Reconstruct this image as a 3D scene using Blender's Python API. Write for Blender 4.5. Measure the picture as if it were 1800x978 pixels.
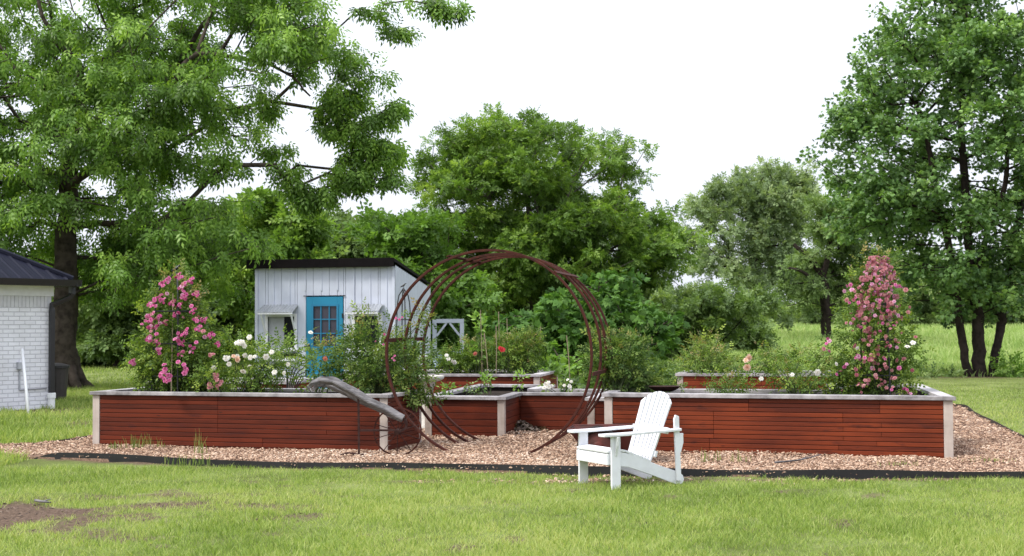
import bpy, math, random
import numpy as np
from mathutils import Vector, Matrix

# ------------------------------------------------------------------ camera, world, sun, exposure
for o in list(bpy.data.objects): bpy.data.objects.remove(o)
S = bpy.context.scene
COL = S.collection
CAM_H = 1.47; FPX = 2400.0; PITCH = math.atan(83 / 2400.0); ROLL = 0.0052
def _basis():
    c, s = math.cos(PITCH), math.sin(PITCH)
    r = Vector((1, 0, 0)); u = Vector((0, -s, c)); f = Vector((0, c, s))
    return (r - ROLL * u).normalized(), (u + ROLL * r).normalized(), f
_r, _u, _f = _basis()
cd = bpy.data.cameras.new('camera'); cam = bpy.data.objects.new('camera', cd); COL.objects.link(cam)
cam.matrix_world = Matrix(((_r.x, _u.x, -_f.x, 0), (_r.y, _u.y, -_f.y, 0), (_r.z, _u.z, -_f.z, CAM_H), (0, 0, 0, 1)))
cd.sensor_width = 36; cd.lens = 36 * FPX / 1800; cd.clip_start = 0.1; cd.clip_end = 2000
cd.dof.use_dof = True; cd.dof.focus_distance = 14.5; cd.dof.aperture_fstop = 4.5
S.camera = cam

SUN_EL, SUN_AZ = math.radians(52), math.radians(240)      # azimuth clockwise from +Y: high on the left
w = bpy.data.worlds.new('World'); S.world = w; w.use_nodes = True
nt = w.node_tree; bg = nt.nodes['Background']
sky = nt.nodes.new('ShaderNodeTexSky'); sky.sky_type = 'NISHITA'; sky.sun_disc = False
sky.sun_elevation = SUN_EL; sky.sun_rotation = SUN_AZ; sky.dust_density = 6; sky.air_density = 1; sky.ozone_density = 1
mx = nt.nodes.new('ShaderNodeMixRGB'); mx.inputs[0].default_value = 0.85
# bright overcast veil, brighter towards the zenith
_tc = nt.nodes.new('ShaderNodeTexCoord'); _sx = nt.nodes.new('ShaderNodeSeparateXYZ'); nt.links.new(_tc.outputs['Generated'], _sx.inputs[0])
_mr = nt.nodes.new('ShaderNodeMapRange'); _mr.inputs['From Min'].default_value = 0; _mr.inputs['From Max'].default_value = 1; _mr.inputs['To Min'].default_value = .62; _mr.inputs['To Max'].default_value = 1.45
nt.links.new(_sx.outputs['Z'], _mr.inputs['Value'])
_vm = nt.nodes.new('ShaderNodeVectorMath'); _vm.operation = 'SCALE'; _vm.inputs[0].default_value = (10.5, 11.0, 12.2); nt.links.new(_mr.outputs[0], _vm.inputs['Scale']); nt.links.new(_vm.outputs[0], mx.inputs[2])
nt.links.new(sky.outputs[0], mx.inputs[1]); nt.links.new(mx.outputs[0], bg.inputs[0])
bg.inputs[1].default_value = 0.11
sl = bpy.data.lights.new('sun', 'SUN'); so = bpy.data.objects.new('sun', sl); COL.objects.link(so)
sl.energy = 2.6; sl.angle = math.radians(12); sl.color = (1.0, 0.95, 0.86)
sd = Vector((math.sin(SUN_AZ) * math.cos(SUN_EL), math.cos(SUN_AZ) * math.cos(SUN_EL), math.sin(SUN_EL)))
so.rotation_euler = (-sd).to_track_quat('-Z', 'Y').to_euler(); so.location = sd * 60
S.view_settings.view_transform = 'Standard'; S.view_settings.look = 'None'
S.view_settings.exposure = 0.55; S.view_settings.gamma = 1
S.render.engine = 'CYCLES'; S.cycles.max_bounces = 8; S.cycles.transparent_max_bounces = 8

# ------------------------------------------------------------------ helpers
def ray(px, py):
    dx = (px - 900) / FPX; dy = -(py - 489) / FPX
    a = dx + dy * ROLL; b = dy - dx * ROLL
    c, s = math.cos(PITCH), math.sin(PITCH)
    return np.array([a, c - b * s, s + b * c])
def at_ground(px, py, z=0.0):
    r = ray(px, py); t = (z - CAM_H) / r[2]; return np.array([0, 0, CAM_H]) + t * r
def at_depth(px, py, y):
    r = ray(px, py); return np.array([0, 0, CAM_H]) + r * (y / r[1])

BASE = {}
def reg(o, base):
    BASE[o.name] = np.array(base, float)
    return o
def base_of(o): return BASE[o.name]
def empty(name, loc, label=None, cat=None, group=None):
    o = bpy.data.objects.new(name, None); COL.objects.link(o); o.location = tuple(float(v) for v in loc); o.empty_display_size = .1
    if label: o['label'] = label
    if cat: o['category'] = cat
    if group: o['group'] = group
    return reg(o, loc)
def tag(o, label=None, cat=None, group=None, kind=None):
    for k, v in (('label', label), ('category', cat), ('group', group), ('kind', kind)):
        if v: o[k] = v
    return o
def np_mesh(name, V, F, mat, parent=None, tint=None, smooth=False, base=None):
    V = np.asarray(V, np.float64); F = np.asarray(F, np.int32)
    b = base_of(parent) if parent is not None else (np.array(base, float) if base is not None else np.zeros(3))
    V = V - b
    me = bpy.data.meshes.new(name); k = F.shape[1]; n = len(F)
    me.vertices.add(len(V)); me.vertices.foreach_set('co', V.astype(np.float32).ravel())
    me.loops.add(n * k); me.loops.foreach_set('vertex_index', F.ravel())
    me.polygons.add(n); me.polygons.foreach_set('loop_start', np.arange(0, n * k, k, dtype=np.int32))
    if tint is not None:
        a = me.attributes.new('tint', 'FLOAT', 'FACE'); a.data.foreach_set('value', np.asarray(tint, np.float32))
    if smooth: me.polygons.foreach_set('use_smooth', np.ones(n, bool))
    me.update(calc_edges=True); me.materials.append(mat)
    o = bpy.data.objects.new(name, me); COL.objects.link(o)
    if parent is not None: o.parent = parent
    else: o.location = tuple(b)
    return reg(o, b)

class MB:
    def __init__(s): s.v = []; s.f = []; s.t = []
    def add(s, V, F, t=0.5):
        n = len(s.v); s.v += [tuple(map(float, p)) for p in V]; s.f += [tuple(n + i for i in f) for f in F]; s.t += [t] * len(F)
    def hexa(s, P, t=0.5):          # 8 points: bottom ring 0-3, top ring 4-7
        s.add(P, [(3, 2, 1, 0), (4, 5, 6, 7), (0, 1, 5, 4), (1, 2, 6, 5), (2, 3, 7, 6), (3, 0, 4, 7)], t)
    def box(s, o, ax, ay, az, x0, x1, y0, y1, z0, z1, t=0.5):
        o, ax, ay, az = (np.array(q, float) for q in (o, ax, ay, az))
        s.hexa([o + ax * x + ay * y + az * z for z in (z0, z1) for x, y in ((x0, y0), (x1, y0), (x1, y1), (x0, y1))], t)
    def prism(s, pts, off, t=0.5):      # polygon pts extruded by vector off
        n = len(pts); pts = [np.array(p, float) for p in pts]; off = np.array(off, float)
        s.add(pts + [p + off for p in pts], [tuple(range(n))[::-1], tuple(range(n, 2 * n))] + [(i, (i + 1) % n, n + (i + 1) % n, n + i) for i in range(n)], t)
    def tube(s, P, r, n=6, closed=False, sec=None, t=0.5, up=(0, 0, 1)):
        P = [np.array(p, float) for p in P]; m = len(P)
        if np.isscalar(r): r = [r] * m
        V = []; nx = None
        for i in range(m):
            if closed: d = P[(i + 1) % m] - P[i - 1]
            else: d = P[min(i + 1, m - 1)] - P[max(i - 1, 0)]
            d = d / (np.linalg.norm(d) + 1e-9)
            if nx is None:
                a = np.array(up, float)
                if abs(a @ d) > .9: a = np.array([1., 0, 0])
                nx = a - d * (a @ d)
            else: nx = nx - d * (nx @ d)
            nx = nx / (np.linalg.norm(nx) + 1e-9); ny = np.cross(d, nx)
            if sec is None:
                for k in range(n):
                    q = 2 * math.pi * k / n; V.append(P[i] + r[i] * (math.cos(q) * nx + math.sin(q) * ny))
            else:
                for (u, v) in sec: V.append(P[i] + r[i] * (u * nx + v * ny))
        if sec is not None: n = len(sec)
        F = [(i * n + k, i * n + (k + 1) % n, ((i + 1) % m) * n + (k + 1) % n, ((i + 1) % m) * n + k) for i in range(m if closed else m - 1) for k in range(n)]
        if not closed: F += [tuple(range(n))[::-1], tuple(range((m - 1) * n, m * n))]
        s.add(V, F, t)
    def lathe(s, c, prof, n=20, t=0.5):     # prof: list of (r,z)
        c = np.array(c, float); V = []
        for (r, z) in prof:
            for k in range(n): q = 2 * math.pi * k / n; V.append(c + np.array([r * math.cos(q), r * math.sin(q), z]))
        m = len(prof)
        F = [(i * n + k, i * n + (k + 1) % n, (i + 1) * n + (k + 1) % n, (i + 1) * n + k) for i in range(m - 1) for k in range(n)]
        F += [tuple(range(n))[::-1], tuple(range((m - 1) * n, m * n))]
        s.add(V, F, t)
    def build(s, name, mat, parent=None, bevel=0, smooth=False, base=None):
        b = base_of(parent) if parent is not None else (np.array(base, float) if base is not None else np.zeros(3))
        me = bpy.data.meshes.new(name); me.from_pydata([tuple(np.array(p) - b) for p in s.v], [], s.f)
        a = me.attributes.new('tint', 'FLOAT', 'FACE'); a.data.foreach_set('value', np.array(s.t, np.float32))
        me.materials.append(mat)
        if smooth: me.polygons.foreach_set('use_smooth', np.ones(len(s.f), bool))
        me.update()
        o = bpy.data.objects.new(name, me); COL.objects.link(o)
        if parent is not None: o.parent = parent
        else: o.location = tuple(b)
        if bevel:
            m = o.modifiers.new('bevel', 'BEVEL'); m.width = bevel; m.segments = 2; m.limit_method = 'ANGLE'
        return reg(o, b)

def smooth_path(P, k=6):                # Catmull-Rom
    P = [np.array(p, float) for p in P]; Q = [2 * P[0] - P[1]] + P + [2 * P[-1] - P[-2]]; out = []
    for i in range(1, len(Q) - 2):
        for j in range(k):
            t = j / k; a, b, c, d = Q[i - 1:i + 3]
            out.append(.5 * (2 * b + (c - a) * t + (2 * a - 5 * b + 4 * c - d) * t * t + (3 * b - a - 3 * c + d) * t ** 3))
    return out + [P[-1]]

_ng = {}
def vnoise(x, y, scale, seed):
    if seed not in _ng:
        q = np.random.default_rng(seed).random((257, 257)); q[256] = q[0]; q[:, 256] = q[:, 0]; _ng[seed] = q
    g = _ng[seed]; u = (np.asarray(x, float) / scale) % 256; v = (np.asarray(y, float) / scale) % 256
    i = u.astype(int); j = v.astype(int); fu = u - i; fv = v - j; fu = fu * fu * (3 - 2 * fu); fv = fv * fv * (3 - 2 * fv)
    return (g[i, j] * (1 - fu) + g[i + 1, j] * fu) * (1 - fv) + (g[i, j + 1] * (1 - fu) + g[i + 1, j + 1] * fu) * fv
def inpoly(x, y, poly):
    x = np.asarray(x, float); y = np.asarray(y, float); r = np.zeros(np.shape(x), bool); n = len(poly)
    for i in range(n):
        x0, y0 = poly[i][:2]; x1, y1 = poly[(i + 1) % n][:2]
        if y0 == y1: continue
        c = ((y0 > y) != (y1 > y)) & (x < (x1 - x0) * (y - y0) / (y1 - y0) + x0)
        r ^= c
    return r

# ------------------------------------------------------------------ materials
def new_mat(name):
    m = bpy.data.materials.new(name); m.use_nodes = True
    return m, m.node_tree, m.node_tree.nodes['Principled BSDF']
def N(nt, t, **k):
    n = nt.nodes.new(t)
    for a, v in k.items():
        if isinstance(v, tuple) and a.startswith('i_'): n.inputs[a[2:]].default_value = v
        else: setattr(n, a, v)
    return n
def ramp(nt, stops):
    r = nt.nodes.new('ShaderNodeValToRGB'); e = r.color_ramp.elements
    while len(e) < len(stops): e.new(.5)
    for q, (p, c) in zip(e, stops): q.position = p; q.color = (*c, 1)
    return r
def noise(nt, scale, detail=4, rough=.55, stretch=None, obj=True):
    tc = nt.nodes.new('ShaderNodeTexCoord'); n = nt.nodes.new('ShaderNodeTexNoise')
    n.inputs['Scale'].default_value = scale; n.inputs['Detail'].default_value = detail; n.inputs['Roughness'].default_value = rough
    if stretch:
        mp = nt.nodes.new('ShaderNodeMapping'); mp.inputs['Scale'].default_value = stretch
        if len(stretch) == 3: pass
        nt.links.new(tc.outputs['Object'], mp.inputs[0]); nt.links.new(mp.outputs[0], n.inputs['Vector'])
    else: nt.links.new(tc.outputs['Object'], n.inputs['Vector'])
    return n
def plain(name, col, rough=.6, spec=.3, metal=0, var=.12, scale=8, bump=0, bscale=40, col2=None):
    m, nt, p = new_mat(name)
    n = noise(nt, scale, 5)
    c = np.array(col); d = np.array(col2) if col2 is not None else c * (1 - var * 2)
    r = ramp(nt, [(.3, tuple(d)), (.62, tuple(c))])
    nt.links.new(n.outputs['Fac'], r.inputs[0]); nt.links.new(r.outputs[0], p.inputs['Base Color'])
    p.inputs['Roughness'].default_value = rough; p.inputs['Specular IOR Level'].default_value = spec; p.inputs['Metallic'].default_value = metal
    if bump:
        b = nt.nodes.new('ShaderNodeBump'); n2 = noise(nt, bscale, 4); b.inputs['Strength'].default_value = bump; b.inputs['Distance'].default_value = .01
        nt.links.new(n2.outputs['Fac'], b.inputs['Height']); nt.links.new(b.outputs[0], p.inputs['Normal'])
    return m
def wood(name, dark, light, rough=.6, spec=.25, stretch=(1.2, 1.2, 30), tintmix=.5, stain=None, bump=.25):
    """boards: per-board tint attribute + stretched grain + blotches"""
    m, nt, p = new_mat(name)
    at = N(nt, 'ShaderNodeAttribute', attribute_name='tint')
    g = noise(nt, 1, 6, .65, stretch); bl = noise(nt, 1.6, 4, .6, (1, 1, 3))
    a1 = N(nt, 'ShaderNodeMath', operation='MULTIPLY_ADD'); a1.inputs[1].default_value = tintmix; a1.inputs[2].default_value = -tintmix / 2
    nt.links.new(at.outputs['Fac'], a1.inputs[0])
    a2 = N(nt, 'ShaderNodeMath', operation='ADD'); nt.links.new(a1.outputs[0], a2.inputs[0]); nt.links.new(g.outputs['Fac'], a2.inputs[1])
    a3 = N(nt, 'ShaderNodeMath', operation='MULTIPLY_ADD'); a3.inputs[1].default_value = .9; a3.inputs[2].default_value = -.45
    nt.links.new(bl.outputs['Fac'], a3.inputs[0])
    a4 = N(nt, 'ShaderNodeMath', operation='ADD'); nt.links.new(a2.outputs[0], a4.inputs[0]); nt.links.new(a3.outputs[0], a4.inputs[1])
    r = ramp(nt, [(.22, dark), (.72, light)]); nt.links.new(a4.outputs[0], r.inputs[0])
    out = r.outputs[0]
    if stain:
        sn = noise(nt, 1, 5, .6, (2.2, 2.2, 9)); sr = ramp(nt, [(.60, (0, 0, 0)), (.72, (1, 1, 1))]); nt.links.new(sn.outputs['Fac'], sr.inputs[0])
        mxn = N(nt, 'ShaderNodeMixRGB'); mxn.inputs[2].default_value = (*stain, 1); nt.links.new(sr.outputs[0], mxn.inputs[0]); nt.links.new(out, mxn.inputs[1]); out = mxn.outputs[0]
    if stain:
        tcv = N(nt, 'ShaderNodeTexCoord'); mpv = N(nt, 'ShaderNodeMapping'); mpv.inputs['Scale'].default_value = (2.6, 2.6, 12); vo = N(nt, 'ShaderNodeTexVoronoi'); vo.inputs['Scale'].default_value = 1.0
        nt.links.new(tcv.outputs['Object'], mpv.inputs[0]); nt.links.new(mpv.outputs[0], vo.inputs['Vector'])
        kr = ramp(nt, [(.035, (1, 1, 1)), (.085, (0, 0, 0))]); nt.links.new(vo.outputs['Distance'], kr.inputs[0])
        mk = N(nt, 'ShaderNodeMixRGB'); mk.inputs[2].default_value = (.030, .008, .006, 1); nt.links.new(kr.outputs[0], mk.inputs[0]); nt.links.new(out, mk.inputs[1]); out = mk.outputs[0]
    nt.links.new(out, p.inputs['Base Color'])
    p.inputs['Roughness'].default_value = rough; p.inputs['Specular IOR Level'].default_value = spec
    b = nt.nodes.new('ShaderNodeBump'); b.inputs['Strength'].default_value = bump; b.inputs['Distance'].default_value = .004
    nt.links.new(g.outputs['Fac'], b.inputs['Height']); nt.links.new(b.outputs[0], p.inputs['Normal'])
    return m
def foliage(name, dark, mid, light, trans=.35, rough=.5, spec=.3, tmul=(1.25, 1.30, .6)):
    m, nt, p = new_mat(name)
    at = N(nt, 'ShaderNodeAttribute', attribute_name='tint')
    r = ramp(nt, [(0, dark), (.5, mid), (1, light)]); nt.links.new(at.outputs['Fac'], r.inputs[0])
    nt.links.new(r.outputs[0], p.inputs['Base Color']); p.inputs['Roughness'].default_value = rough; p.inputs['Specular IOR Level'].default_value = spec
    tr = nt.nodes.new('ShaderNodeBsdfTranslucent'); mc = N(nt, 'ShaderNodeMixRGB', blend_type='MULTIPLY'); mc.inputs[0].default_value = 1
    mc.inputs[2].default_value = (*tmul, 1); nt.links.new(r.outputs[0], mc.inputs[1]); nt.links.new(mc.outputs[0], tr.inputs[0])
    ms = nt.nodes.new('ShaderNodeMixShader'); ms.inputs[0].default_value = trans
    nt.links.new(p.outputs[0], ms.inputs[1]); nt.links.new(tr.outputs[0], ms.inputs[2]); nt.links.new(ms.outputs[0], nt.nodes['Material Output'].inputs[0])
    return m
M = {}
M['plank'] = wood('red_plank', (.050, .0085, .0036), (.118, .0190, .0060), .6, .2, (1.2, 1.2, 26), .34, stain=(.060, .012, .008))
M['plank_lit'] = wood('red_plank_lit', (.074, .0125, .0046), (.182, .0320, .0085), .58, .22, (1.2, 1.2, 26), .55, stain=(.044, .011, .008))  # brighter copy of the red plank, stronger light on these boards put into the colour
M['plank_back'] = plain('plank_backing', (.012, .006, .005))
M['cap'] = wood('weathered_cap', (.16, .15, .155), (.46, .44, .45), .75, .2, (7, 7, 7), .35, bump=.5)
M['post'] = wood('corner_post_wood', (.26, .21, .18), (.46, .40, .36), .7, .2, (9, 9, 1.2), .3)
M['soil'] = plain('bed_soil', (.035, .026, .020), .95, .1, var=.35, scale=30, bump=1, bscale=60)
M['white_paint'] = plain('white_paint', (.73, .74, .78), .5, .3, var=.03, scale=9, col2=(.66, .66, .69), bump=.05, bscale=60)
M['shed_paint'] = plain('shed_white_boards', (.52, .55, .65), .6, .3, var=.07, scale=2.5, col2=(.45, .475, .56))
M['shed_metal'] = plain('corrugated_wall_metal', (.50, .53, .60), .5, .4, metal=.1, var=.06, scale=4)
M['awning'] = plain('galvanised_sheet', (.44, .46, .49), .38, .5, metal=.5, var=.12, scale=6)
M['fascia'] = plain('dark_fascia', (.006, .0045, .005), .7, .08, var=.2)
M['roof_metal'] = plain('dark_roof_metal', (.008, .009, .020), .55, .12, metal=0, var=.12, scale=3)
M['black_metal'] = plain('black_metal', (.012, .012, .014), .4, .5, var=.15)
M['teal'] = plain('teal_door_paint', (.011, .195, .335), .38, .45, var=.05, scale=3)
M['teal_dark'] = plain('teal_muntin_paint', (.016, .17, .31), .45, .4, var=.05, scale=3)
M['rust'] = plain('rusted_steel', (.070, .021, .014), .8, .15, var=.25, scale=14, bump=.3, col2=(.030, .011, .009))
M['rust_dark'] = plain('dark_rusted_iron', (.045, .020, .017), .8, .2, var=.3, scale=18, bump=.3)
M['rust_red'] = plain('rusty_red_tray', (.095, .022, .017), .65, .3, var=.2, scale=7, bump=.3, col2=(.035, .014, .012))
M['rubber'] = plain('black_rubber', (.015, .014, .014), .8, .2)
M['grey_wood'] = wood('driftwood_grey', (.026, .024, .025), (.215, .205, .21), .85, .1, (2.2, 34, 34), .3, bump=1)
M['edging'] = plain('black_plastic_edging', (.018, .018, .020), .5, .4, var=.2, scale=5)
M['concrete'] = plain('pale_concrete', (.50, .48, .44), .85, .2, var=.12, scale=14, bump=.4)
M['bark'] = plain('tree_bark', (.085, .068, .055), .9, .1, var=.3, scale=6, bump=1, bscale=14, col2=(.028, .022, .018))
M['bark_pale'] = plain('pale_bark', (.17, .15, .125), .9, .1, var=.3, scale=6, bump=.8, bscale=14, col2=(.06, .05, .042))
M['bark_dark'] = plain('dark_bark', (.040, .030, .026), .9, .1, var=.3, scale=7, bump=1, bscale=14, col2=(.016, .012, .011))
M['stem'] = plain('shrub_stem', (.055, .045, .028), .8, .2, var=.25)
M['cane'] = plain('green_cane', (.055, .075, .028), .7, .25, var=.2)
M['bamboo'] = plain('bamboo_stake', (.26, .21, .14), .7, .2, var=.15)
M['pvc'] = plain('white_pvc', (.78, .79, .80), .35, .45, var=.02)
M['blue_tub'] = plain('pale_blue_enamel', (.42, .52, .64), .4, .4, var=.05)
M['glass_reflect'], _nt, _p = new_mat('door_glass'); _p.inputs['Base Color'].default_value = (.045, .043, .06, 1); _p.inputs['Roughness'].default_value = .12; _p.inputs['Specular IOR Level'].default_value = .35  # grey-purple reflection on the door panes painted in as base colour
M['glass'], _nt, _p = new_mat('window_glass'); _p.inputs['Base Color'].default_value = (.012, .012, .016, 1); _p.inputs['Roughness'].default_value = .12; _p.inputs['Specular IOR Level'].default_value = .18
M['dim_room'] = plain('shed_interior', (.10, .095, .09), .9, .1)
M['curtain'] = plain('grey_curtain', (.42, .43, .47), .9, .1, var=.06)
# painted brick
m, _nt, _p = new_mat('painted_white_brick'); M['brick'] = m
tc = N(_nt, 'ShaderNodeUVMap'); bt = N(_nt, 'ShaderNodeTexBrick'); bt.inputs['Scale'].default_value = 1; bt.inputs['Brick Width'].default_value = .215; bt.inputs['Row Height'].default_value = .0762
bt.inputs['Mortar Size'].default_value = .008; bt.inputs['Mortar Smooth'].default_value = .3; bt.inputs['Bias'].default_value = 0
bt.inputs['Color1'].default_value = (.78, .78, .83, 1); bt.inputs['Color2'].default_value = (.72, .72, .77, 1); bt.inputs['Mortar'].default_value = (.55, .55, .60, 1)
_nt.links.new(tc.outputs[0], bt.inputs['Vector']); _n = noise(_nt, 3, 5); _mm = N(_nt, 'ShaderNodeMixRGB', blend_type='MULTIPLY'); _mm.inputs[0].default_value = .5
_rr = ramp(_nt, [(.3, (.78, .77, .76)), (.6, (1, 1, 1))]); _nt.links.new(_n.outputs['Fac'], _rr.inputs[0]); _nt.links.new(bt.outputs['Color'], _mm.inputs[1]); _nt.links.new(_rr.outputs[0], _mm.inputs[2])
_nt.links.new(_mm.outputs[0], _p.inputs['Base Color']); _p.inputs['Roughness'].default_value = .7
_b = N(_nt, 'ShaderNodeBump'); _b.inputs['Strength'].default_value = .8; _b.inputs['Distance'].default_value = .012; _b.invert = True
_nt.links.new(bt.outputs['Fac'], _b.inputs['Height']); _nt.links.new(_b.outputs[0], _p.inputs['Normal'])
# ground
m, _nt, _p = new_mat('lawn_ground'); M['ground'] = m
_at = N(_nt, 'ShaderNodeAttribute', attribute_name='dirt'); _n1 = noise(_nt, 1.1, 6, .6); _n2 = noise(_nt, 30, 5, .7)
_g = ramp(_nt, [(.3, (.085, .10, .030)), (.5, (.14, .175, .050)), (.7, (.21, .24, .09))]); _nt.links.new(_n1.outputs['Fac'], _g.inputs[0])
_d = ramp(_nt, [(.3, (.055, .036, .027)), (.55, (.125, .085, .062)), (.75, (.20, .15, .11))]); _nt.links.new(_n2.outputs['Fac'], _d.inputs[0])
_mg = N(_nt, 'ShaderNodeMixRGB'); _nt.links.new(_at.outputs['Fac'], _mg.inputs[0]); _nt.links.new(_g.outputs[0], _mg.inputs[1]); _nt.links.new(_d.outputs[0], _mg.inputs[2])
_gv = N(_nt, 'ShaderNodeMixRGB', blend_type='MULTIPLY'); _gv.inputs[0].default_value = .7; _gr = ramp(_nt, [(.3, (.55, .55, .5)), (.6, (1.1, 1.1, 1.1))]); _nt.links.new(_n2.outputs['Fac'], _gr.inputs[0])
_nt.links.new(_mg.outputs[0], _gv.inputs[1]); _nt.links.new(_gr.outputs[0], _gv.inputs[2]); _nt.links.new(_gv.outputs[0], _p.inputs['Base Color'])
_p.inputs['Roughness'].default_value = .95; _p.inputs['Specular IOR Level'].default_value = .1
_b = N(_nt, 'ShaderNodeBump'); _b.inputs['Strength'].default_value = .8; _b.inputs['Distance'].default_value = .02; _nt.links.new(_n2.outputs['Fac'], _b.inputs['Height']); _nt.links.new(_b.outputs[0], _p.inputs['Normal'])
M['chip_base'] = plain('chip_bed', (.30, .20, .145), .95, .1, var=.3, scale=40, bump=1, bscale=60, col2=(.10, .065, .05))
m, _nt, _p = new_mat('wood_chip'); M['chip'] = m
_at = N(_nt, 'ShaderNodeAttribute', attribute_name='tint')
_r = ramp(_nt, [(0, (.075, .045, .035)), (.25, (.23, .140, .095)), (.55, (.44, .290, .20)), (.85, (.60, .455, .345)), (1, (.70, .61, .51))]); _nt.links.new(_at.outputs['Fac'], _r.inputs[0]); _nt.links.new(_r.outputs[0], _p.inputs['Base Color']); _p.inputs['Roughness'].default_value = .85; _p.inputs['Specular IOR Level'].default_value = .15
M['dry_leaf'] = foliage('dry_leaf', (.06, .045, .038), (.14, .105, .085), (.27, .21, .17), .1, .8, .1)
M['lawn'] = foliage('lawn_blade', (0.120, 0.179, 0.039), (0.268, 0.364, 0.087), (0.479, 0.497, 0.207), .42, .55, .25)
M['meadow'] = foliage('meadow_blade', (0.168, 0.258, 0.074), (0.325, 0.448, 0.160), (0.470, 0.515, 0.271), .45, .6, .2)
M['lf_pecan'] = foliage('pecan_leaf', (0.058, 0.109, 0.022), (0.150, 0.282, 0.045), (0.321, 0.490, 0.086), .42, .45, .35)
M['lf_elm'] = foliage('elm_leaf', (0.055, 0.099, 0.023), (0.141, 0.249, 0.045), (0.308, 0.436, 0.090), .4, .5, .3)
M['lf_maple'] = foliage('maple_leaf', (0.062, 0.124, 0.042), (0.161, 0.290, 0.088), (0.341, 0.505, 0.165), .36, .42, .4)
M['lf_oak'] = foliage('oak_leaf', (0.081, 0.127, 0.061), (0.209, 0.288, 0.132), (0.411, 0.498, 0.262), .35, .55, .25)
M['lf_far'] = foliage('far_leaf', (0.071, 0.111, 0.043), (0.159, 0.240, 0.082), (0.297, 0.389, 0.144), .35, .6, .2)
M['lf_shrub'] = foliage('shrub_leaf', (0.052, 0.092, 0.031), (0.142, 0.224, 0.069), (0.292, 0.382, 0.144), .38, .5, .3)
M['lf_fig'] = foliage('fig_leaf', (.038, .092, .020), (.082, .180, .036), (.16, .29, .06), .34, .55, .18)
M['lf_bright'] = foliage('bright_leaf', (0.080, 0.156, 0.029), (0.172, 0.312, 0.057), (0.296, 0.463, 0.107), .42, .45, .35)
M['lf_rose'] = foliage('rose_leaf', (0.043, 0.082, 0.017), (0.127, 0.216, 0.037), (0.305, 0.390, 0.069), .36, .5, .22)
M['lf_young'] = foliage('young_rose_leaf', (0.067, 0.112, 0.028), (0.168, 0.224, 0.056), (0.354, 0.258, 0.113), .38, .45, .35)
M['lf_fine'] = foliage('fine_climber_leaf', (0.035, 0.071, 0.019), (0.097, 0.169, 0.039), (0.256, 0.330, 0.086), .34, .55, .18)
M['pink'] = foliage('pink_petal', (.38, .045, .16), (.58, .11, .30), (.72, .30, .48), .3, .6, .2, tmul=(1.05, 1.0, 1.0))
M['dusty'] = foliage('dusty_pink_petal', (0.342, 0.092, 0.122), (0.486, 0.191, 0.219), (0.594, 0.321, 0.324), .3, .6, .2, tmul=(1.05, 1.0, 1.0))
M['white_petal'] = foliage('white_petal', (.70, .66, .56), (.78, .76, .68), (.82, .82, .80), .35, .6, .2, tmul=(1.05, 1.0, 1.0))
M['peach'] = foliage('peach_petal', (.70, .36, .24), (.76, .50, .36), (.80, .66, .54), .35, .6, .2, tmul=(1.05, 1.0, 1.0))
M['coral'] = foliage('coral_petal', (.66, .14, .10), (.76, .24, .18), (.80, .40, .32), .3, .6, .2, tmul=(1.05, 1.0, 1.0))
M['red'] = foliage('red_petal', (.30, .008, .012), (.44, .014, .02), (.55, .03, .04), .25, .55, .3, tmul=(1.05, 1.0, 1.0))
# ------------------------------------------------------------------ ground
def terrain(x, y):
    y = np.asarray(y, float); x = np.asarray(x, float)
    return np.clip(y - 46, 0, 150) * .0165 * np.clip((x + 6) / 12, 0, 1) + 0 * x
EDGE_PX = [(60, 807), (100, 808), (200, 811), (320, 817), (500, 824), (700, 827), (900, 832), (1100, 837), (1300, 839), (1500, 841), (1800, 842)]
EDGE = [at_ground(*p)[:2] for p in EDGE_PX]
EDGE = [tuple(p) for p in EDGE] + [(5.6, 12.95)]
SIDE_EDGE = [(5.6, 12.95), (5.95, 14.4), (6.2, 16.2), (6.55, 18.0), (6.95, 20.0), (7.3, 21.6), (7.75, 23.6), (7.6, 24.8)]
BACK_EDGE = [(-5.75, 24.8), (-5.62, 21.0), (-5.55, 18.3), (-5.85, 17.0), (-6.5, 16.5), (-6.6, 15.85)]
CHIPS = EDGE + SIDE_EDGE[1:] + BACK_EDGE
_dirt = [(-3.95, 10.65, .95, .75, 1.0), (-2.7, 11.3, .7, .30, .55), (-2.0, 11.2, .5, .2, .5), (-2.9, 9.55, .4, .18, .65), (-1.75, 10.6, .4, .2, .5), (-3.0, 11.9, .7, .2, .5), (-.3, 11.4, .3, .15, .5), (-3.3, 9.9, .4, .25, .6), (1.9, 12.9, 3.3, .16, .75), (-8.2, 24.2, .9, .7, .8), (-9.4, 22.4, 1.1, 1.2, .7), (12.6, 36.4, 1.6, .8, .7), (7.2, 17.2, .35, 1.0, .5), (-6.3, 20.9, .9, .6, .6)]
_ex = np.array([p[0] for p in EDGE]); _ey = np.array([p[1] for p in EDGE])
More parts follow.
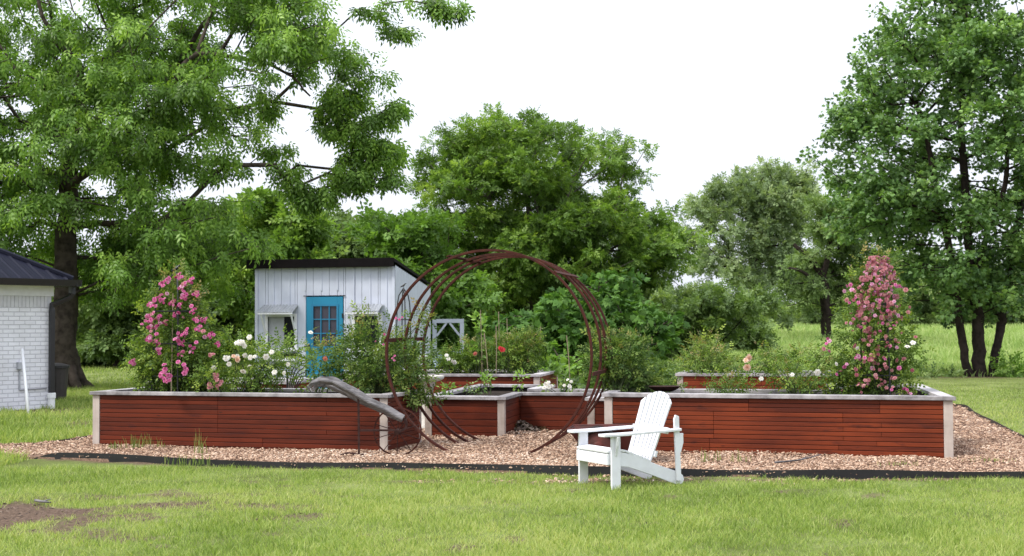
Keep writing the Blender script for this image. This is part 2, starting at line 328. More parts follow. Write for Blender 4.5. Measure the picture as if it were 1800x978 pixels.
def dirt(x, y):
    x = np.asarray(x, float); y = np.asarray(y, float); d = np.zeros(np.broadcast(x, y).shape)
    wob = (vnoise(x + 50, y, .28, 3) - .5) * 1.1 + (vnoise(x + 50, y, .09, 4) - .5) * .7
    for cx, cy, rx, ry, s in _dirt:
        q = np.sqrt(((x - cx) / rx) ** 2 + ((y - cy) / ry) ** 2) + wob
        d = np.maximum(d, s * np.clip(1.35 - q, 0, 1) / .6)
    k = np.interp(x, _ex, _ey) - y                       # metres in front of the edging
    strip = np.where((k > -.1) & (k < .5) & (x > -5.2) & (x < 5.6), np.clip(1.2 - (k + wob * .25) / (.10 + .16 * vnoise(x, 0 * x, 1.3, 8)), 0, 1), 0)
    sp = np.clip((vnoise(x, y, .34, 11) * .6 + vnoise(x, y, .13, 12) * .4 - .71) * 6, 0, .7) * (y < 14)
    return np.clip(np.maximum(np.maximum(d, strip * .95), sp), 0, 1)
xs = np.concatenate([np.linspace(-420, -30, 14)[:-1], np.linspace(-30, -9, 30)[:-1], np.linspace(-9, 9, 226), np.linspace(9, 30, 30)[1:], np.linspace(30, 420, 14)[1:]])
ys = np.concatenate([np.linspace(-60, 7, 10)[:-1], np.linspace(7, 16, 120), np.linspace(16, 50, 50)[1:], np.linspace(50, 220, 30)[1:], np.linspace(220, 700, 8)[1:]])
X, Y = np.meshgrid(xs, ys); Z = terrain(X, Y) + (vnoise(X + 90, Y + 90, .5, 21) - .5) * .03 * (Y < 15.5) + (vnoise(X + 900, Y + 90, 6, 22) - .5) * .12 * ((Y > 30))
nx_, ny_ = len(xs), len(ys); I = np.arange(nx_ * ny_).reshape(ny_, nx_)
gF = np.stack([I[:-1, :-1], I[:-1, 1:], I[1:, 1:], I[1:, :-1]], -1).reshape(-1, 4)
ground = np_mesh('ground', np.stack([X, Y, Z], -1).reshape(-1, 3), gF, M['ground'], smooth=True)
a = ground.data.attributes.new('dirt', 'FLOAT', 'POINT'); a.data.foreach_set('value', dirt(X, Y).astype(np.float32).ravel())
tag(ground, kind='structure')

# grass blades -----------------------------------------------------
def blades(name, n, area, h, wd, mat, seed, keep=None, hn=None, lean=.45, zf=None):
    r = np.random.default_rng(seed)
    x, y = area(r, n)
    k = np.ones(len(x), bool) if keep is None else keep(x, y, r)
    x, y = x[k], y[k]; n = len(x)
    hh = r.uniform(h[0], h[1], n) * (1 if hn is None else hn(x, y)); ww = r.uniform(wd[0], wd[1], n)
    a = r.uniform(0, 2 * np.pi, n); ca, sa = np.cos(a), np.sin(a)
    L = r.normal(0, lean, (n, 2)) * hh[:, None]
    z = terrain(x, y) if zf is None else zf(x, y)
    b = np.stack([x, y, z - .012], -1); s = np.stack([ca, sa, 0 * ca], -1) * ww[:, None] / 2
    tip = b + np.stack([L[:, 0], L[:, 1], hh], -1)
    mid = b + np.stack([L[:, 0] * .3, L[:, 1] * .3, hh * .55], -1)
    V = np.stack([b - s, b + s, mid + s * .75, mid - s * .75, tip + s * .12, tip - s * .12], 1).reshape(-1, 3)
    i = np.arange(n)[:, None] * 6
    F = np.concatenate([i + np.array([0, 1, 2, 3]), i + np.array([3, 2, 4, 5])], 1).reshape(-1, 4)
    t = np.clip(.02 + .38 * vnoise(x, y, 1.9, seed + 1) + .3 * vnoise(x, y, .7, seed + 3) + .22 * vnoise(x, y, .2, seed + 2) + r.normal(0, .26, n), 0, 1)
    return tag(np_mesh(name, V, F, mat, tint=np.repeat(t, 2)), kind='stuff')
def area_front(r, n):
    y = 8.0 + (14.4 - 8.0) * r.random(n) ** 1.15; hw = .375 * y + 1.6
    return (r.random(n) * 2 - 1) * hw, y
def keep_front(x, y, r):
    d = dirt(x, y); infront = (y < np.interp(x, _ex, _ey) - .05) | (x < -6.7) | (x > 5.75)
    cl = .30 + .75 * vnoise(x, y, .10, 31) + .25 * (vnoise(x, y, .6, 32) - .5)
    return infront & (r.random(len(x)) < (1 - d * 1.02) * cl)
blades('lawn_grass', 400000, area_front, (.022, .062), (.0038, .008), M['lawn'], 41, keep_front, lambda x, y: .75 + .5 * vnoise(x, y, .4, 44))
def rect(x0, x1, y0, y1):
    def f(r, n): return x0 + (x1 - x0) * r.random(n), y0 + (y1 - y0) * r.random(n) ** 1.3
    return f
_notchip = lambda x, y, r: (~inpoly(x, y, CHIPS)) & (r.random(len(x)) < 1 - .95 * dirt(x, y))
blades('lawn_grass', 90000, rect(-13, -5.4, 14.2, 34), (.05, .13), (.008, .016), M['lawn'], 51, _notchip, lambda x, y: .5 + 1.1 * vnoise(x, y, 2.2, 54))
blades('lawn_grass', 80000, rect(5.3, 16, 14.2, 36), (.03, .07), (.007, .013), M['lawn'], 61, _notchip)
blades('lawn_grass', 60000, rect(-16, 6, 24.8, 56), (.05, .14), (.014, .03), M['lawn'], 71, lambda x, y, r: ~inpoly(x, y, CHIPS))
_tall = lambda x, y: .35 + 1.2 * vnoise(x, y, 5, 84) * np.clip((y - 36) / 3, .3, 1)
blades('meadow_grass', 120000, rect(-2, 45, 36.5, 80), (.22, .5), (.02, .045), M['meadow'], 81, None, _tall, .28)
blades('meadow_grass', 60000, rect(4, 75, 80, 150), (.2, .45), (.05, .1), M['meadow'], 91, None, None, .25)

# wood chips -------------------------------------------------------
cb = MB(); cp = []
CHZ = .035
cb.prism([(p[0], p[1], -.02) for p in CHIPS], (0, 0, CHZ + .008)); tag(cb.build('path', M['chip_base']), kind='structure')
def chipz(x, y): return CHZ + .045 * vnoise(x, y, .35, 101) * vnoise(x, y, .9, 102)
def chips(n, area, keep, size, seed, zoff=0, mat='chip', name='wood_chips', zf=None):
    r = np.random.default_rng(seed); x, y = area(r, n); k = keep(x, y, r); x, y = x[k], y[k]; n = len(x)
    L = r.uniform(*size, n); Wd = L * r.uniform(.28, .6, n); T = r.uniform(.003, .008, n)
    a = r.uniform(0, 2 * np.pi, n); ax = np.stack([np.cos(a), np.sin(a), r.normal(0, .28, n)], -1); ax /= np.linalg.norm(ax, axis=1)[:, None]
    up = np.stack([r.normal(0, .33, n), r.normal(0, .33, n), np.ones(n)], -1); ay = np.cross(up, ax); ay /= np.linalg.norm(ay, axis=1)[:, None]; az = np.cross(ax, ay)
    z = (chipz(x, y) if zf is None else zf(x, y)) + r.uniform(-.008, .014, n) + zoff
    c = np.stack([x, y, z], -1); V = []
    for sz in (-.5, .5):
        for sx, sy in ((-.5, -.5), (.5, -.5), (.5, .5), (-.5, .5)):
            jx = r.uniform(.65, 1.1, n)[:, None]
            V.append(c + ax * (L * sx)[:, None] * jx + ay * (Wd * sy)[:, None] * jx + az * (T * sz)[:, None])
    V = np.stack(V, 1).reshape(-1, 3); i = np.arange(n)[:, None] * 8
    F = np.concatenate([i + np.array(f) for f in ((4, 5, 6, 7), (0, 1, 5, 4), (1, 2, 6, 5), (2, 3, 7, 6), (3, 0, 4, 7))], 1).reshape(-1, 4)
    t = np.clip(r.beta(1.35, 1.35, n) * .88 + .25 * (vnoise(x, y, .6, seed) - .3), 0, 1)
    return tag(np_mesh(name, V, F, M[mat], tint=np.repeat(t, 5)), kind='stuff')
kin = lambda x, y, r: inpoly(x, y, CHIPS)
chips(88000, rect(-6.6, 6.3, 12.9, 17.2), kin, (.012, .040), 111)
chips(40000, rect(-5.6, 7.7, 17.0, 24.8), kin, (.018, .05), 112)
chips(5200, rect(-1.0, 4.9, 12.6, 14.0), lambda x, y, r: (~inpoly(x, y, CHIPS)) & (r.random(len(x)) < np.clip(dirt(x, y) - .15, 0, 1) * .9), (.015, .04), 113, -.036, zf=lambda x, y: .03 + 0 * x)
chips(26000, rect(-6.0, 5.5, 8.6, 12.6), lambda x, y, r: r.random(len(x)) < np.clip(dirt(x, y) - .15, 0, 1) * .8, (.008, .03), 114, -.036, mat='dry_leaf', name='lawn_litter', zf=lambda x, y: .03 + (vnoise(x + 90, y + 90, .5, 21) - .5) * .03)

# edging -----------------------------------------------------------
def edging(pts, label, seed, hh=.078):
    r = np.random.default_rng(seed); P = smooth_path([(p[0], p[1], 0) for p in pts], 14); mb = MB(); top = []
    for i, p in enumerate(P):
        d = (P[min(i + 1, len(P) - 1)] - P[max(i - 1, 0)]); d /= np.linalg.norm(d); nrm = np.array([-d[1], d[0], 0])
        h = hh * (.78 + .4 * vnoise(p[0], p[1], 1.1, seed)) * min(1, .12 + .06 * min(i, len(P) - 1 - i)); wv = (vnoise(p[0], p[1], .8, seed + 1) - .5) * .03
        top.append((p + nrm * wv * .4 - [0, 0, .04], p + nrm * wv + [0, 0, h], nrm))
    for (b0, t0, n0), (b1, t1, n1) in zip(top, top[1:]):
        q0, q1 = n0 * .006, n1 * .006
        mb.hexa([b0, b1, b1 + q1, b0 + q0, t0, t1, t1 + q1, t0 + q0])
    o = mb.build('lawn_edging', M['edging'], smooth=False, base=(*pts[0][:2], 0))
    tag(o, label, 'lawn edging', 'black edging round the wood chips')
edging(EDGE, 'long black plastic edging strip between the front lawn and the wood chips', 121)
edging(SIDE_EDGE, 'wavy black edging strip curving back beside the right hand lawn', 123)
edging(BACK_EDGE[1:][::-1], 'low black edging strip at the left end of the wood chips', 125, .05)

# ------------------------------------------------------------------ raised beds
def bed(label, poly, h, nb, seed, posts, lit=False, base=0.0, cap_in=.11, soil_drop=.10, group='red plank raised garden beds', proud=()):
    """poly: outer corners counter-clockwise seen from above"""
    r = np.random.default_rng(seed); P = [np.array(p, float) for p in poly]; n = len(P)
    c = sum(P) / n; root = empty('raised_bed', (c[0], c[1], 0), label, 'raised bed', group)
    E = [(P[(i + 1) % n] - P[i]) for i in range(n)]; Ln = [np.linalg.norm(e) for e in E]; T = [e / l for e, l in zip(E, Ln)]
    NO = [np.array([t[1], -t[0]]) for t in T]              # outward normals
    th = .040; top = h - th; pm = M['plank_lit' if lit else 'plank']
    conv = [T[i - 1][0] * T[i][1] - T[i - 1][1] * T[i][0] > 0 for i in range(n)]
    def off(i, d):                                          # mitred offset point, outward d
        a, b = NO[i - 1], NO[i]; k = 1 + a @ b
        return P[i] + (a + b) * d / k
    for i in range(n):
        j = (i + 1) % n
        s0 = .09 if (conv[i] and i in posts and i not in proud) else 0.0; s1 = .09 if (conv[j] and j in posts) else 0.0
        po = .014 if i in proud else 0.0
        if i in proud: s0 = .012
        o3 = np.array([*P[i], 0]); t3 = np.array([*T[i], 0]); n3 = np.array([*NO[i], 0]); bh = (top - base) / nb
        mb = MB(); z = base - .02
        for k in range(nb):
            z1 = base + bh * (k + 1); brk = [s0]; q = s0 + r.uniform(.8, 2.2)
            if k and r.random() < .65: q = last
            last = q
            while q < Ln[i] - s1 - .4: brk.append(q); q += r.choice([1.4, 1.8, 2.2])
            brk.append(Ln[i] - s1)
            for x0, x1 in zip(brk, brk[1:]):
                jit = r.uniform(-.0015, .0015)
                mb.box(o3, t3, n3, (0, 0, 1), x0 + .0012, x1 - .0012, -.022, po + jit - .002, z + .0029, z1 - .0029, float(np.clip(r.normal(.5, .25), 0, 1)))
            z = z1
        mb.build('side_panel', pm, root, bevel=.0035)
        bk = MB(); bk.box(o3, t3, n3, (0, 0, 1), s0 + .03, Ln[i] - s1 - .03, -.045, -.026, base - .02, top - .004); bk.build('panel_lining', M['plank_back'], root)
        # cap board
        a0, b0, b1, a1 = off(i, .035), off(i, -cap_in), off(j, -cap_in), off(j, .035)
        e = T[i] * .0018; wv = r.uniform(-.004, .004, 4)
        cb_ = MB(); nseg = max(1, int(round(Ln[i] / 2.6)))
        for sgm in range(nseg):
            f0, f1 = sgm / nseg, (sgm + 1) / nseg
            qa, qb, qc, qd = a0 + (a1 - a0) * f0 + e, a0 + (a1 - a0) * f1 - e, b0 + (b1 - b0) * f1 - e, b0 + (b1 - b0) * f0 + e
            dz = r.uniform(0, .006)
            pts = [(*qa, top), (*qb, top), (*qc, top), (*qd, top)]
            cb_.hexa(pts + [(p[0], p[1], h + dz + ww) for p, ww in zip(pts, r.uniform(-.003, .003, 4))], float(r.random()))
        cb_.build('rim_board', M['cap'], root, bevel=.005)
    for i in posts:
        if not conv[i]: continue
        a, b = -T[i - 1], T[i]
        ob = [np.array([*P[i], 0]) + .006 * np.array([*(NO[i - 1] + NO[i]), 0])]
        w_ = .094; wa = .094
        mb = MB(); mb.box(ob[0], [*a, 0], [*b, 0], (0, 0, 1), 0, wa, 0, w_, base - .06, top - .001, float(r.random()))
        mb.build('corner_post', M['post'], root, bevel=.004)
    sp = MB(); ip = [off(i, -.047) for i in range(n)]
    # soil as gently uneven fan
    sp.prism([(p[0], p[1], h - soil_drop - .06) for p in ip], (0, 0, .06)); sp.build('soil', M['soil'], root)
    return root
A_ = [(-5.11, 16.68), (-1.43, 15.58), (-1.12, 16.72), (-4.80, 17.84)]
B_ = [(1.05, 15.58), (4.65, 14.48), (5.20, 17.50), (4.12, 17.83), (3.80, 15.98), (1.27, 16.72)]
C_ = [(-1.14, 17.86), (-.11, 17.58), (.10, 18.74), (1.42, 18.42), (1.62, 19.46), (.34, 19.78), (.62, 21.05), (-.50, 21.46)]
D_ = [(.95, 17.30), (3.40, 16.62), (3.62, 17.55), (1.18, 18.22)]
E_ = [(-2.78, 22.40), (.42, 21.70), (.78, 23.75), (-2.40, 24.45)]
F_ = [(-5.30, 19.95), (-3.12, 19.38), (-2.92, 20.48), (-5.05, 21.05)]
G_ = [(2.62, 21.72), (5.10, 21.10), (5.42, 22.60), (2.98, 23.22)]
bed('long red plank raised bed at front left with a pink rose tower and white roses', A_, .69, 12, 201, (0, 1, 2, 3), proud=(1,))
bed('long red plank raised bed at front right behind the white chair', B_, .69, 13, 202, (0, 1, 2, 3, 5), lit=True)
bed('lower red plank raised bed with stepped corner seen through the round arch', C_, .55, 6, 203, (0, 1, 3, 4, 6, 7))
bed('lower red plank raised bed mostly hidden behind the front right bed', D_, .55, 6, 204, (0, 1, 2, 3))
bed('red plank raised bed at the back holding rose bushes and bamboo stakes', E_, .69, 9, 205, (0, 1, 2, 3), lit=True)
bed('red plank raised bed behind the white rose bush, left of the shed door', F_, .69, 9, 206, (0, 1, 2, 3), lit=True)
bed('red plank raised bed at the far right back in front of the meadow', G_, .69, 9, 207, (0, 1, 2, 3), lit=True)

# ------------------------------------------------------------------ round rusty arch
root = empty('garden_arch', (-.15, 16.2, 0), 'large round rusty steel hoop arch standing over the wood chip path', 'garden arch')
RC = np.array([-.275, 15.42, 1.135]); RA = np.array([.20, .98, 0]); RA /= np.linalg.norm(RA); RX = np.array([RA[1], -RA[0], 0]); RR = 1.185
def ringpt(k, a, dr=0): return RC + RA * k + (RX * math.cos(a) + np.array([0, 0, 1]) * math.sin(a)) * (RR + dr)
offs = (0, .74, 1.14, 1.56)
sec = [(-1, -.55), (1, -.55), (1, .55), (-1, .55)]
for i, k in enumerate(offs):
    mb = MB(); g = .20 + .02 * i
    P = [ringpt(k, -math.pi / 2 + g + (2 * math.pi - 2 * g) * q / 110, .006 * math.sin(3 * q / 17 + i)) for q in range(111)]
    mb.tube(P, .0245, sec=sec, up=RA); mb.build('hoop', M['rust'], root, bevel=.003)
for a in (math.radians(172), math.radians(112), math.radians(50), math.radians(-10)):
    mb = MB(); rad = np.array([*(RX * math.cos(a))[:2], math.sin(a)]); tn = np.cross(rad, RA)
    mb.box(ringpt(-.03, a), RA, tn, rad, 0, 1.62, -.022, .022, .022, .034); mb.build('crossbar', M['rust'], root)

# ------------------------------------------------------------------ white slatted garden chair
CO = np.array([.785, 12.53, 0.0]); CB = np.array([.888, .46, 0]); CB /= np.linalg.norm(CB); CW = np.array([CB[1], -CB[0], 0])   # back direction, towards camera
def cl(s, wv, z): return CO + CB * s + CW * wv + np.array([0, 0, z])
root = empty('garden_chair', CO, 'white painted slatted wooden garden chair standing on the front lawn', 'chair')
WP = M['white_paint']; HW = .275
def chair_board(name, pts_sz, w0, w1, bevel=.004, z_up=False):
    mb = MB(); mb.prism([cl(s, w0, z) for s, z in pts_sz], CW * (w1 - w0)); return mb.build(name, WP, root, bevel=bevel)
for sg in (-1, 1):
    w0, w1 = sorted((sg * HW, sg * (HW + .024)))
    chair_board('front_leg', [(-.045, -.01), (.05, -.01), (.05, .468), (-.045, .468)], w0, w1)
    wi0, wi1 = sorted((sg * (HW - .025), sg * (HW - .002)))
    chair_board('side_rail', [(-.05, .215), (-.05, .325), (.06, .325), (.20, .295), (.48, .185), (.66, .125), (.735, .085), (.75, .045), (.735, .01), (.70, -.005), (.64, .01), (.40, .10), (.15, .185)], wi0, wi1, .004)
    chair_board('back_leg', [(.655, .035), (.705, .035), (.685, .625), (.648, .64), (.632, .60)], *sorted((sg * (HW - .002), sg * (HW + .021))))
    mb = MB(); wv = sg * (HW + .005)
    P = [(-.14, -.055), (-.15, .0), (-.14, .055), (.10, .062), (.45, .05), (.70, .035), (.715, 0), (.70, -.03), (.40, -.045), (.1, -.055)]
    mb.prism([cl(s, wv + q * sg, .470 + .022 * max(0, s) / .7) for s, q in P], (0, 0, .023)); mb.build('armrest', WP, root, bevel=.004)
    b = MB(); b.prism([cl(0 + q, sg * (HW + .024), z) for q, z in ((-.012, .468), (.012, .468), (.012, .30), (-.012, .30))], CW * sg * .008); 
    b.prism([cl(-.012, sg * (HW + .024), .466), cl(-.012, sg * (HW + .072), .466), cl(-.012, sg * (HW + .06), .39), cl(-.012, sg * (HW + .026), .29)], CB * .024); b.build('arm_bracket', WP, root, bevel=.003)
    b = MB(); b.prism([cl(.69, sg * (HW - .01), .468), cl(.735, sg * (HW - .01), .468), cl(.735, sg * (HW - .01), .38), cl(.71, sg * (HW - .01), .30), cl(.69, sg * (HW - .01), .29)], CW * sg * .024); b.build('rear_bracket', WP, root, bevel=.003)
mb = MB(); top = [(-.078, .318), (.02, .338), (.12, .320), (.21, .286), (.30, .251), (.39, .216)]
for (s0, z0), (s1, z1) in zip(top, top[1:]):
    f = .004 / math.hypot(s1 - s0, z1 - z0)
    a0, a1 = (s0 + (s1 - s0) * f, z0 + (z1 - z0) * f), (s1 - (s1 - s0) * f, z1 - (z1 - z0) * f)
    d = np.array([s1 - s0, z1 - z0]); d /= np.linalg.norm(d); nn = np.array([-d[1], d[0]]) * .021
    mb.prism([cl(a0[0], -HW + .001, a0[1]), cl(a1[0], -HW + .001, a1[1]), cl(a1[0] + nn[0], -HW + .001, a1[1] + nn[1]), cl(a0[0] + nn[0], -HW + .001, a0[1] + nn[1])], CW * (2 * HW - .002))
mb.build('seat', WP, root, bevel=.004)
mb = MB(); mb.prism([cl(-.078, -HW - .0005, .215), cl(-.053, -HW - .0005, .215), cl(-.053, -HW - .0005, .312), cl(-.078, -HW - .0005, .312)], CW * (2 * HW + .001)); mb.build('seat_apron', WP, root, bevel=.004)
mb = MB(); nsl = 7                                       # fan of slats with arched top
bs, bz, ts, tz = .405, .185, .655, .845
for k in range(nsl):
    f0 = k / nsl * 2 - 1; f1 = (k + 1) / nsl * 2 - 1
    def pt(f, h, d=0):
        hw = (.205 + .055 * h); arch = tz - .105 * abs(f) ** 2.2
        z = bz + (arch - bz) * h; s = bs + (ts - bs) * (z - bz) / (tz - bz)
        return cl(s + .94 * d - .018 * (1 - f * f) * -1, f * hw, z - .34 * d)
    e = .045
    rows = [[pt(f, h, d) for h in np.linspace(0, 1, 7) for f in (f0 + e, f1 - e)] for d in (0, .02)]
    V = rows[0] + rows[1]; Fc = []
    for h in range(6):
        a = h * 2; Fc += [(a, a + 1, a + 3, a + 2), (14 + a, 14 + a + 2, 14 + a + 3, 14 + a + 1), (a, a + 2, 14 + a + 2, 14 + a), (a + 1, 14 + a + 1, 14 + a + 3, a + 3)]
    Fc += [(0, 14, 15, 1), (12, 13, 27, 26)]
    mb.add(V, Fc)
mb.build('backrest', WP, root, bevel=.004)
for z, hw in ((.26, .22), (.475, HW + .02)):
    s = bs + (ts - bs) * (z - bz) / (tz - bz) + .026
    mb = MB(); mb.prism([cl(s, -hw, z), cl(s + .024, -hw, z - .008), cl(s + .024 + .018, -hw, z + .045), cl(s + .018, -hw, z + .053)], CW * 2 * hw); mb.build('back_rail', WP, root, bevel=.003)
# ------------------------------------------------------------------ garden shed
SC = np.array([-2.58, 30.0, 0]); SE = np.array([-.974, .226, 0]); SE /= np.linalg.norm(SE)      # front wall runs left from the right front corner
SB = np.array([.172, .985, 0]); SB /= np.linalg.norm(SB); SF = np.array([SE[1], -SE[0], 0]); SF = SF if SF[1] < 0 else -SF
SW, SD, SHF, SHB = 3.27, 3.36, 2.78, 2.36
def sh_u(px, py):                        # pixel -> (u, z) on the shed front
    r = ray(px, py); n = SF; o = np.array([0, 0, CAM_H]); t = ((SC - o) @ n) / (r @ n); p = o + r * t
    return float((p - SC) @ SE), float(p[2])
shed = empty('garden_shed', SC, 'small white board garden shed with a teal door and sloping dark roof', 'shed')
Zv = np.array([0, 0, 1])
d1, dz1 = sh_u(538, 521); d0, _ = sh_u(604, 521); DZ0 = .02
lw1, lt = sh_u(467, 552); lw0, lb = sh_u(523, 617)
rw1, rt = sh_u(620, 551); rw0, rb = sh_u(673, 614)
lb, rb = lb, lb; rt = lt
ops = [(d0, d1, -1, dz1), (lw0 + .06, lw1 - .06, lb + .06, lt - .04), (rw0 + .06, rw1 - .06, rb + .06, rt - .04)]
mb = MB(); cuts = sorted(set([0, SW] + [v for o in ops for v in o[:2]])); edges_ = [0]
us = list(np.arange(.0, SW, .19)) + cuts; us = sorted(set(round(u, 3) for u in us))
rr_ = np.random.default_rng(5)
us2 = [us[0]]
for u in us[1:]:
    if u - us2[-1] > .03 or u in [round(c, 3) for c in cuts]: us2.append(u)
for u0, u1 in zip(us2, us2[1:]):
    um = (u0 + u1) / 2; zs = [(0.02, SHF)]
    for a, b, z0, z1 in ops:
        if a < um < b: zs = [(q0, q1) for q0, q1 in ((zs[0][0], z0), (z1, zs[-1][1])) if q1 - q0 > .02]
    for z0, z1 in zs: mb.box(SC, SE, SF, Zv, u0 + .004, u1 - .004, -.02, rr_.uniform(0, .004), z0, z1, float(rr_.random()))
for u in np.arange(.19, SW, .38):
    if not any(a - .05 < u < b + .05 for a, b, *_ in ops): mb.box(SC, SE, SF, Zv, u - .02, u + .02, .005, .017, .02, SHF - .02)
    else:
        zt = max(o[3] for o in ops if o[0] - .05 < u < o[1] + .05) + .12; mb.box(SC, SE, SF, Zv, u - .02, u + .02, .005, .017, zt, SHF - .02)
mb.build('front_wall', M['shed_paint'], shed, bevel=.002)
mb = MB()
for u in (0, SW):
    mb = MB(); mb.box(SC, SE, SF, Zv, u - .055 if u else -.012, u + .012 if u else .055, .018, .034, .02, SHF - .03); mb.build('corner_trim', M['shed_paint'], shed)
def corrug(name, o, axu, axn, L, z0a, z0b, z1a, z1b, mat, pitch=.10, amp=.011, box=True):
    m = int(L / pitch) * 6; V = []; 
    for i in range(m + 1):
        u = L * i / m; ph = (u / pitch) % 1
        if box: d = amp * np.clip(1.6 * math.sin(2 * math.pi * ph), -1, 1)
        else: d = amp * math.sin(2 * math.pi * ph)
        f = i / m; p = np.array(o) + axu * u + axn * d
        V += [p + Zv * (z0a + (z0b - z0a) * f), p + Zv * (z1a + (z1b - z1a) * f), p - axn * .004 + Zv * (z1a + (z1b - z1a) * f), p - axn * .004 + Zv * (z0a + (z0b - z0a) * f)]
    F = []
    for i in range(m): a, b = i * 4, i * 4 + 4; F += [(a, b, b + 1, a + 1), (a + 1, b + 1, b + 2, a + 2), (a + 2, b + 2, b + 3, a + 3)]
    q = MB(); q.add(V, F); return q.build(name, mat, shed, smooth=False)
corrug('side_wall', SC - SE * .015, SB, -SE, SD, 0, 0, SHF + .02, SHB + .02, M['shed_metal'], .17, .014)
corrug('side_wall', SC + SE * (SW + .015), SB, SE, SD, 0, 0, SHF, SHB, M['shed_metal'], .17, .014)
mb = MB(); mb.box(SC + SB * SD, SE, SB, Zv, 0, SW, -.03, .0, 0, SHB); mb.build('back_wall', M['shed_paint'], shed)
mb = MB(); mb.box(SC, SE, SB, Zv, .03, SW - .03, .05, SD - .05, .02, .06); mb.build('floor', M['dim_room'], shed)
# roof: corrugated sheet sloping to the back with a deep dark fascia
o = SC - SE * .03 + SF * .17; L = SD + .17 + .10; sl_ = (SHB - SHF) / SD
mb = MB(); nn = 150
for i in range(nn):
    u0, u1 = (SW + .19) * i / nn, (SW + .19) * (i + 1) / nn
    h0, h1 = .018 * math.sin(i * .9), .018 * math.sin((i + 1) * .9)
    p = lambda u, v, h: o + SE * u + SB * v + Zv * (SHF + .255 + sl_ * (v - .17) + h - .11)
    mb.add([p(u0, 0, h0), p(u1, 0, h1), p(u1, L, h1), p(u0, L, h0)], [(0, 3, 2, 1)])
mb.build('roof', M['roof_metal'], shed)
mb = MB(); mb.box(o, SE, SF, Zv, 0, SW + .19, -.035, 0, SHF - .015, SHF + .185); mb.build('fascia', M['fascia'], shed, bevel=.004)
mb = MB()
for u in np.linspace(.1, SW + .05, 6): mb.prism([o + SE * u + SB * .036 + Zv * (SHF + .02), o + SE * u + SB * (L - .05) + Zv * (SHF + .02 + sl_ * (L - .1)), o + SE * u + SB * (L - .05) + Zv * (SHF + .12 + sl_ * (L - .1)), o + SE * u + SB * .036 + Zv * (SHF + .12)], SE * .045)
mb.build('rafter', M['fascia'], shed)
mb = MB(); mb.prism([o + SB * .0 + Zv * (SHF + .10), o + SB * L + Zv * (SHF + .10 + sl_ * L), o + SB * L + Zv * (SHF + .15 + sl_ * L), o + Zv * (SHF + .17)], -SE * .02); mb.build('side_trim', M['fascia'], shed)
# door
mb = MB(); x0, x1 = d0 + .012, d1 - .012; zt = dz1 - .015
g1, gz1 = sh_u(550, 537); g0, gz0 = sh_u(594, 611)
mb.box(SC, SE, SF, Zv, x0, g0, -.02, .02, DZ0, zt); mb.box(SC, SE, SF, Zv, g1, x1, -.02, .02, DZ0, zt)
mb.box(SC, SE, SF, Zv, g0, g1, -.02, .02, gz1, zt); mb.box(SC, SE, SF, Zv, g0, g1, -.02, .02, DZ0, gz0)
door = mb.build('door', M['teal'], shed, bevel=.004)
mb = MB()
for z0, z1 in ((.18, .42), (.50, gz0 - .12)):
    for a, b in ((x0 + .12, (x0 + x1) / 2 - .04), ((x0 + x1) / 2 + .04, x1 - .12)):
        if z1 - z0 > .1:
            mb.box(SC, SE, SF, Zv, a, b, .02, .027, z0, z1)
mb.build('door_panel', M['teal'], door, bevel=.006)
mb = MB()
for z in (gz0, gz1): mb.box(SC, SE, SF, Zv, g0 - .03, g1 + .03, .02, .034, z - .022, z + .022)
for u in (g0, g1): mb.box(SC, SE, SF, Zv, u - .022, u + .022, .02, .033, gz0 + .022, gz1 - .022)
for k in (1, 2):
    u = g0 + (g1 - g0) * k / 3; mb.box(SC, SE, SF, Zv, u - .011, u + .011, -.004, .024, gz0, gz1)
    z = gz0 + (gz1 - gz0) * k / 3; mb.box(SC, SE, SF, Zv, g0, g1, -.003, .022, z - .011, z + .011)
mb.build('muntin', M['teal_dark'], door)
mb = MB(); mb.box(SC, SE, SF, Zv, g0, g1, -.012, -.006, gz0, gz1); mb.build('pane', M['glass_reflect'], door)
mb = MB(); ku, kz = x1 - .06, 1.02; mb.box(SC, SE, SF, Zv, ku - .03, ku + .10, .02, .05, kz - .02, kz + .02); mb.box(SC, SE, SF, Zv, ku - .02, ku + .02, .02, .05, kz - .05, kz + .06); mb.build('latch', M['black_metal'], door, bevel=.004)
for z in (.35, 1.65):
    mb = MB(); mb.box(SC, SE, SF, Zv, x0 - .01, x0 + .02, .018, .035, z, z + .10); mb.build('hinge', M['black_metal'], door)
mb = MB()
mb.box(SC, SE, SF, Zv, d0 - .05, d1 + .05, .018, .03, dz1 - .004, dz1 + .012); mb.build('door_drip_edge', M['fascia'], shed)
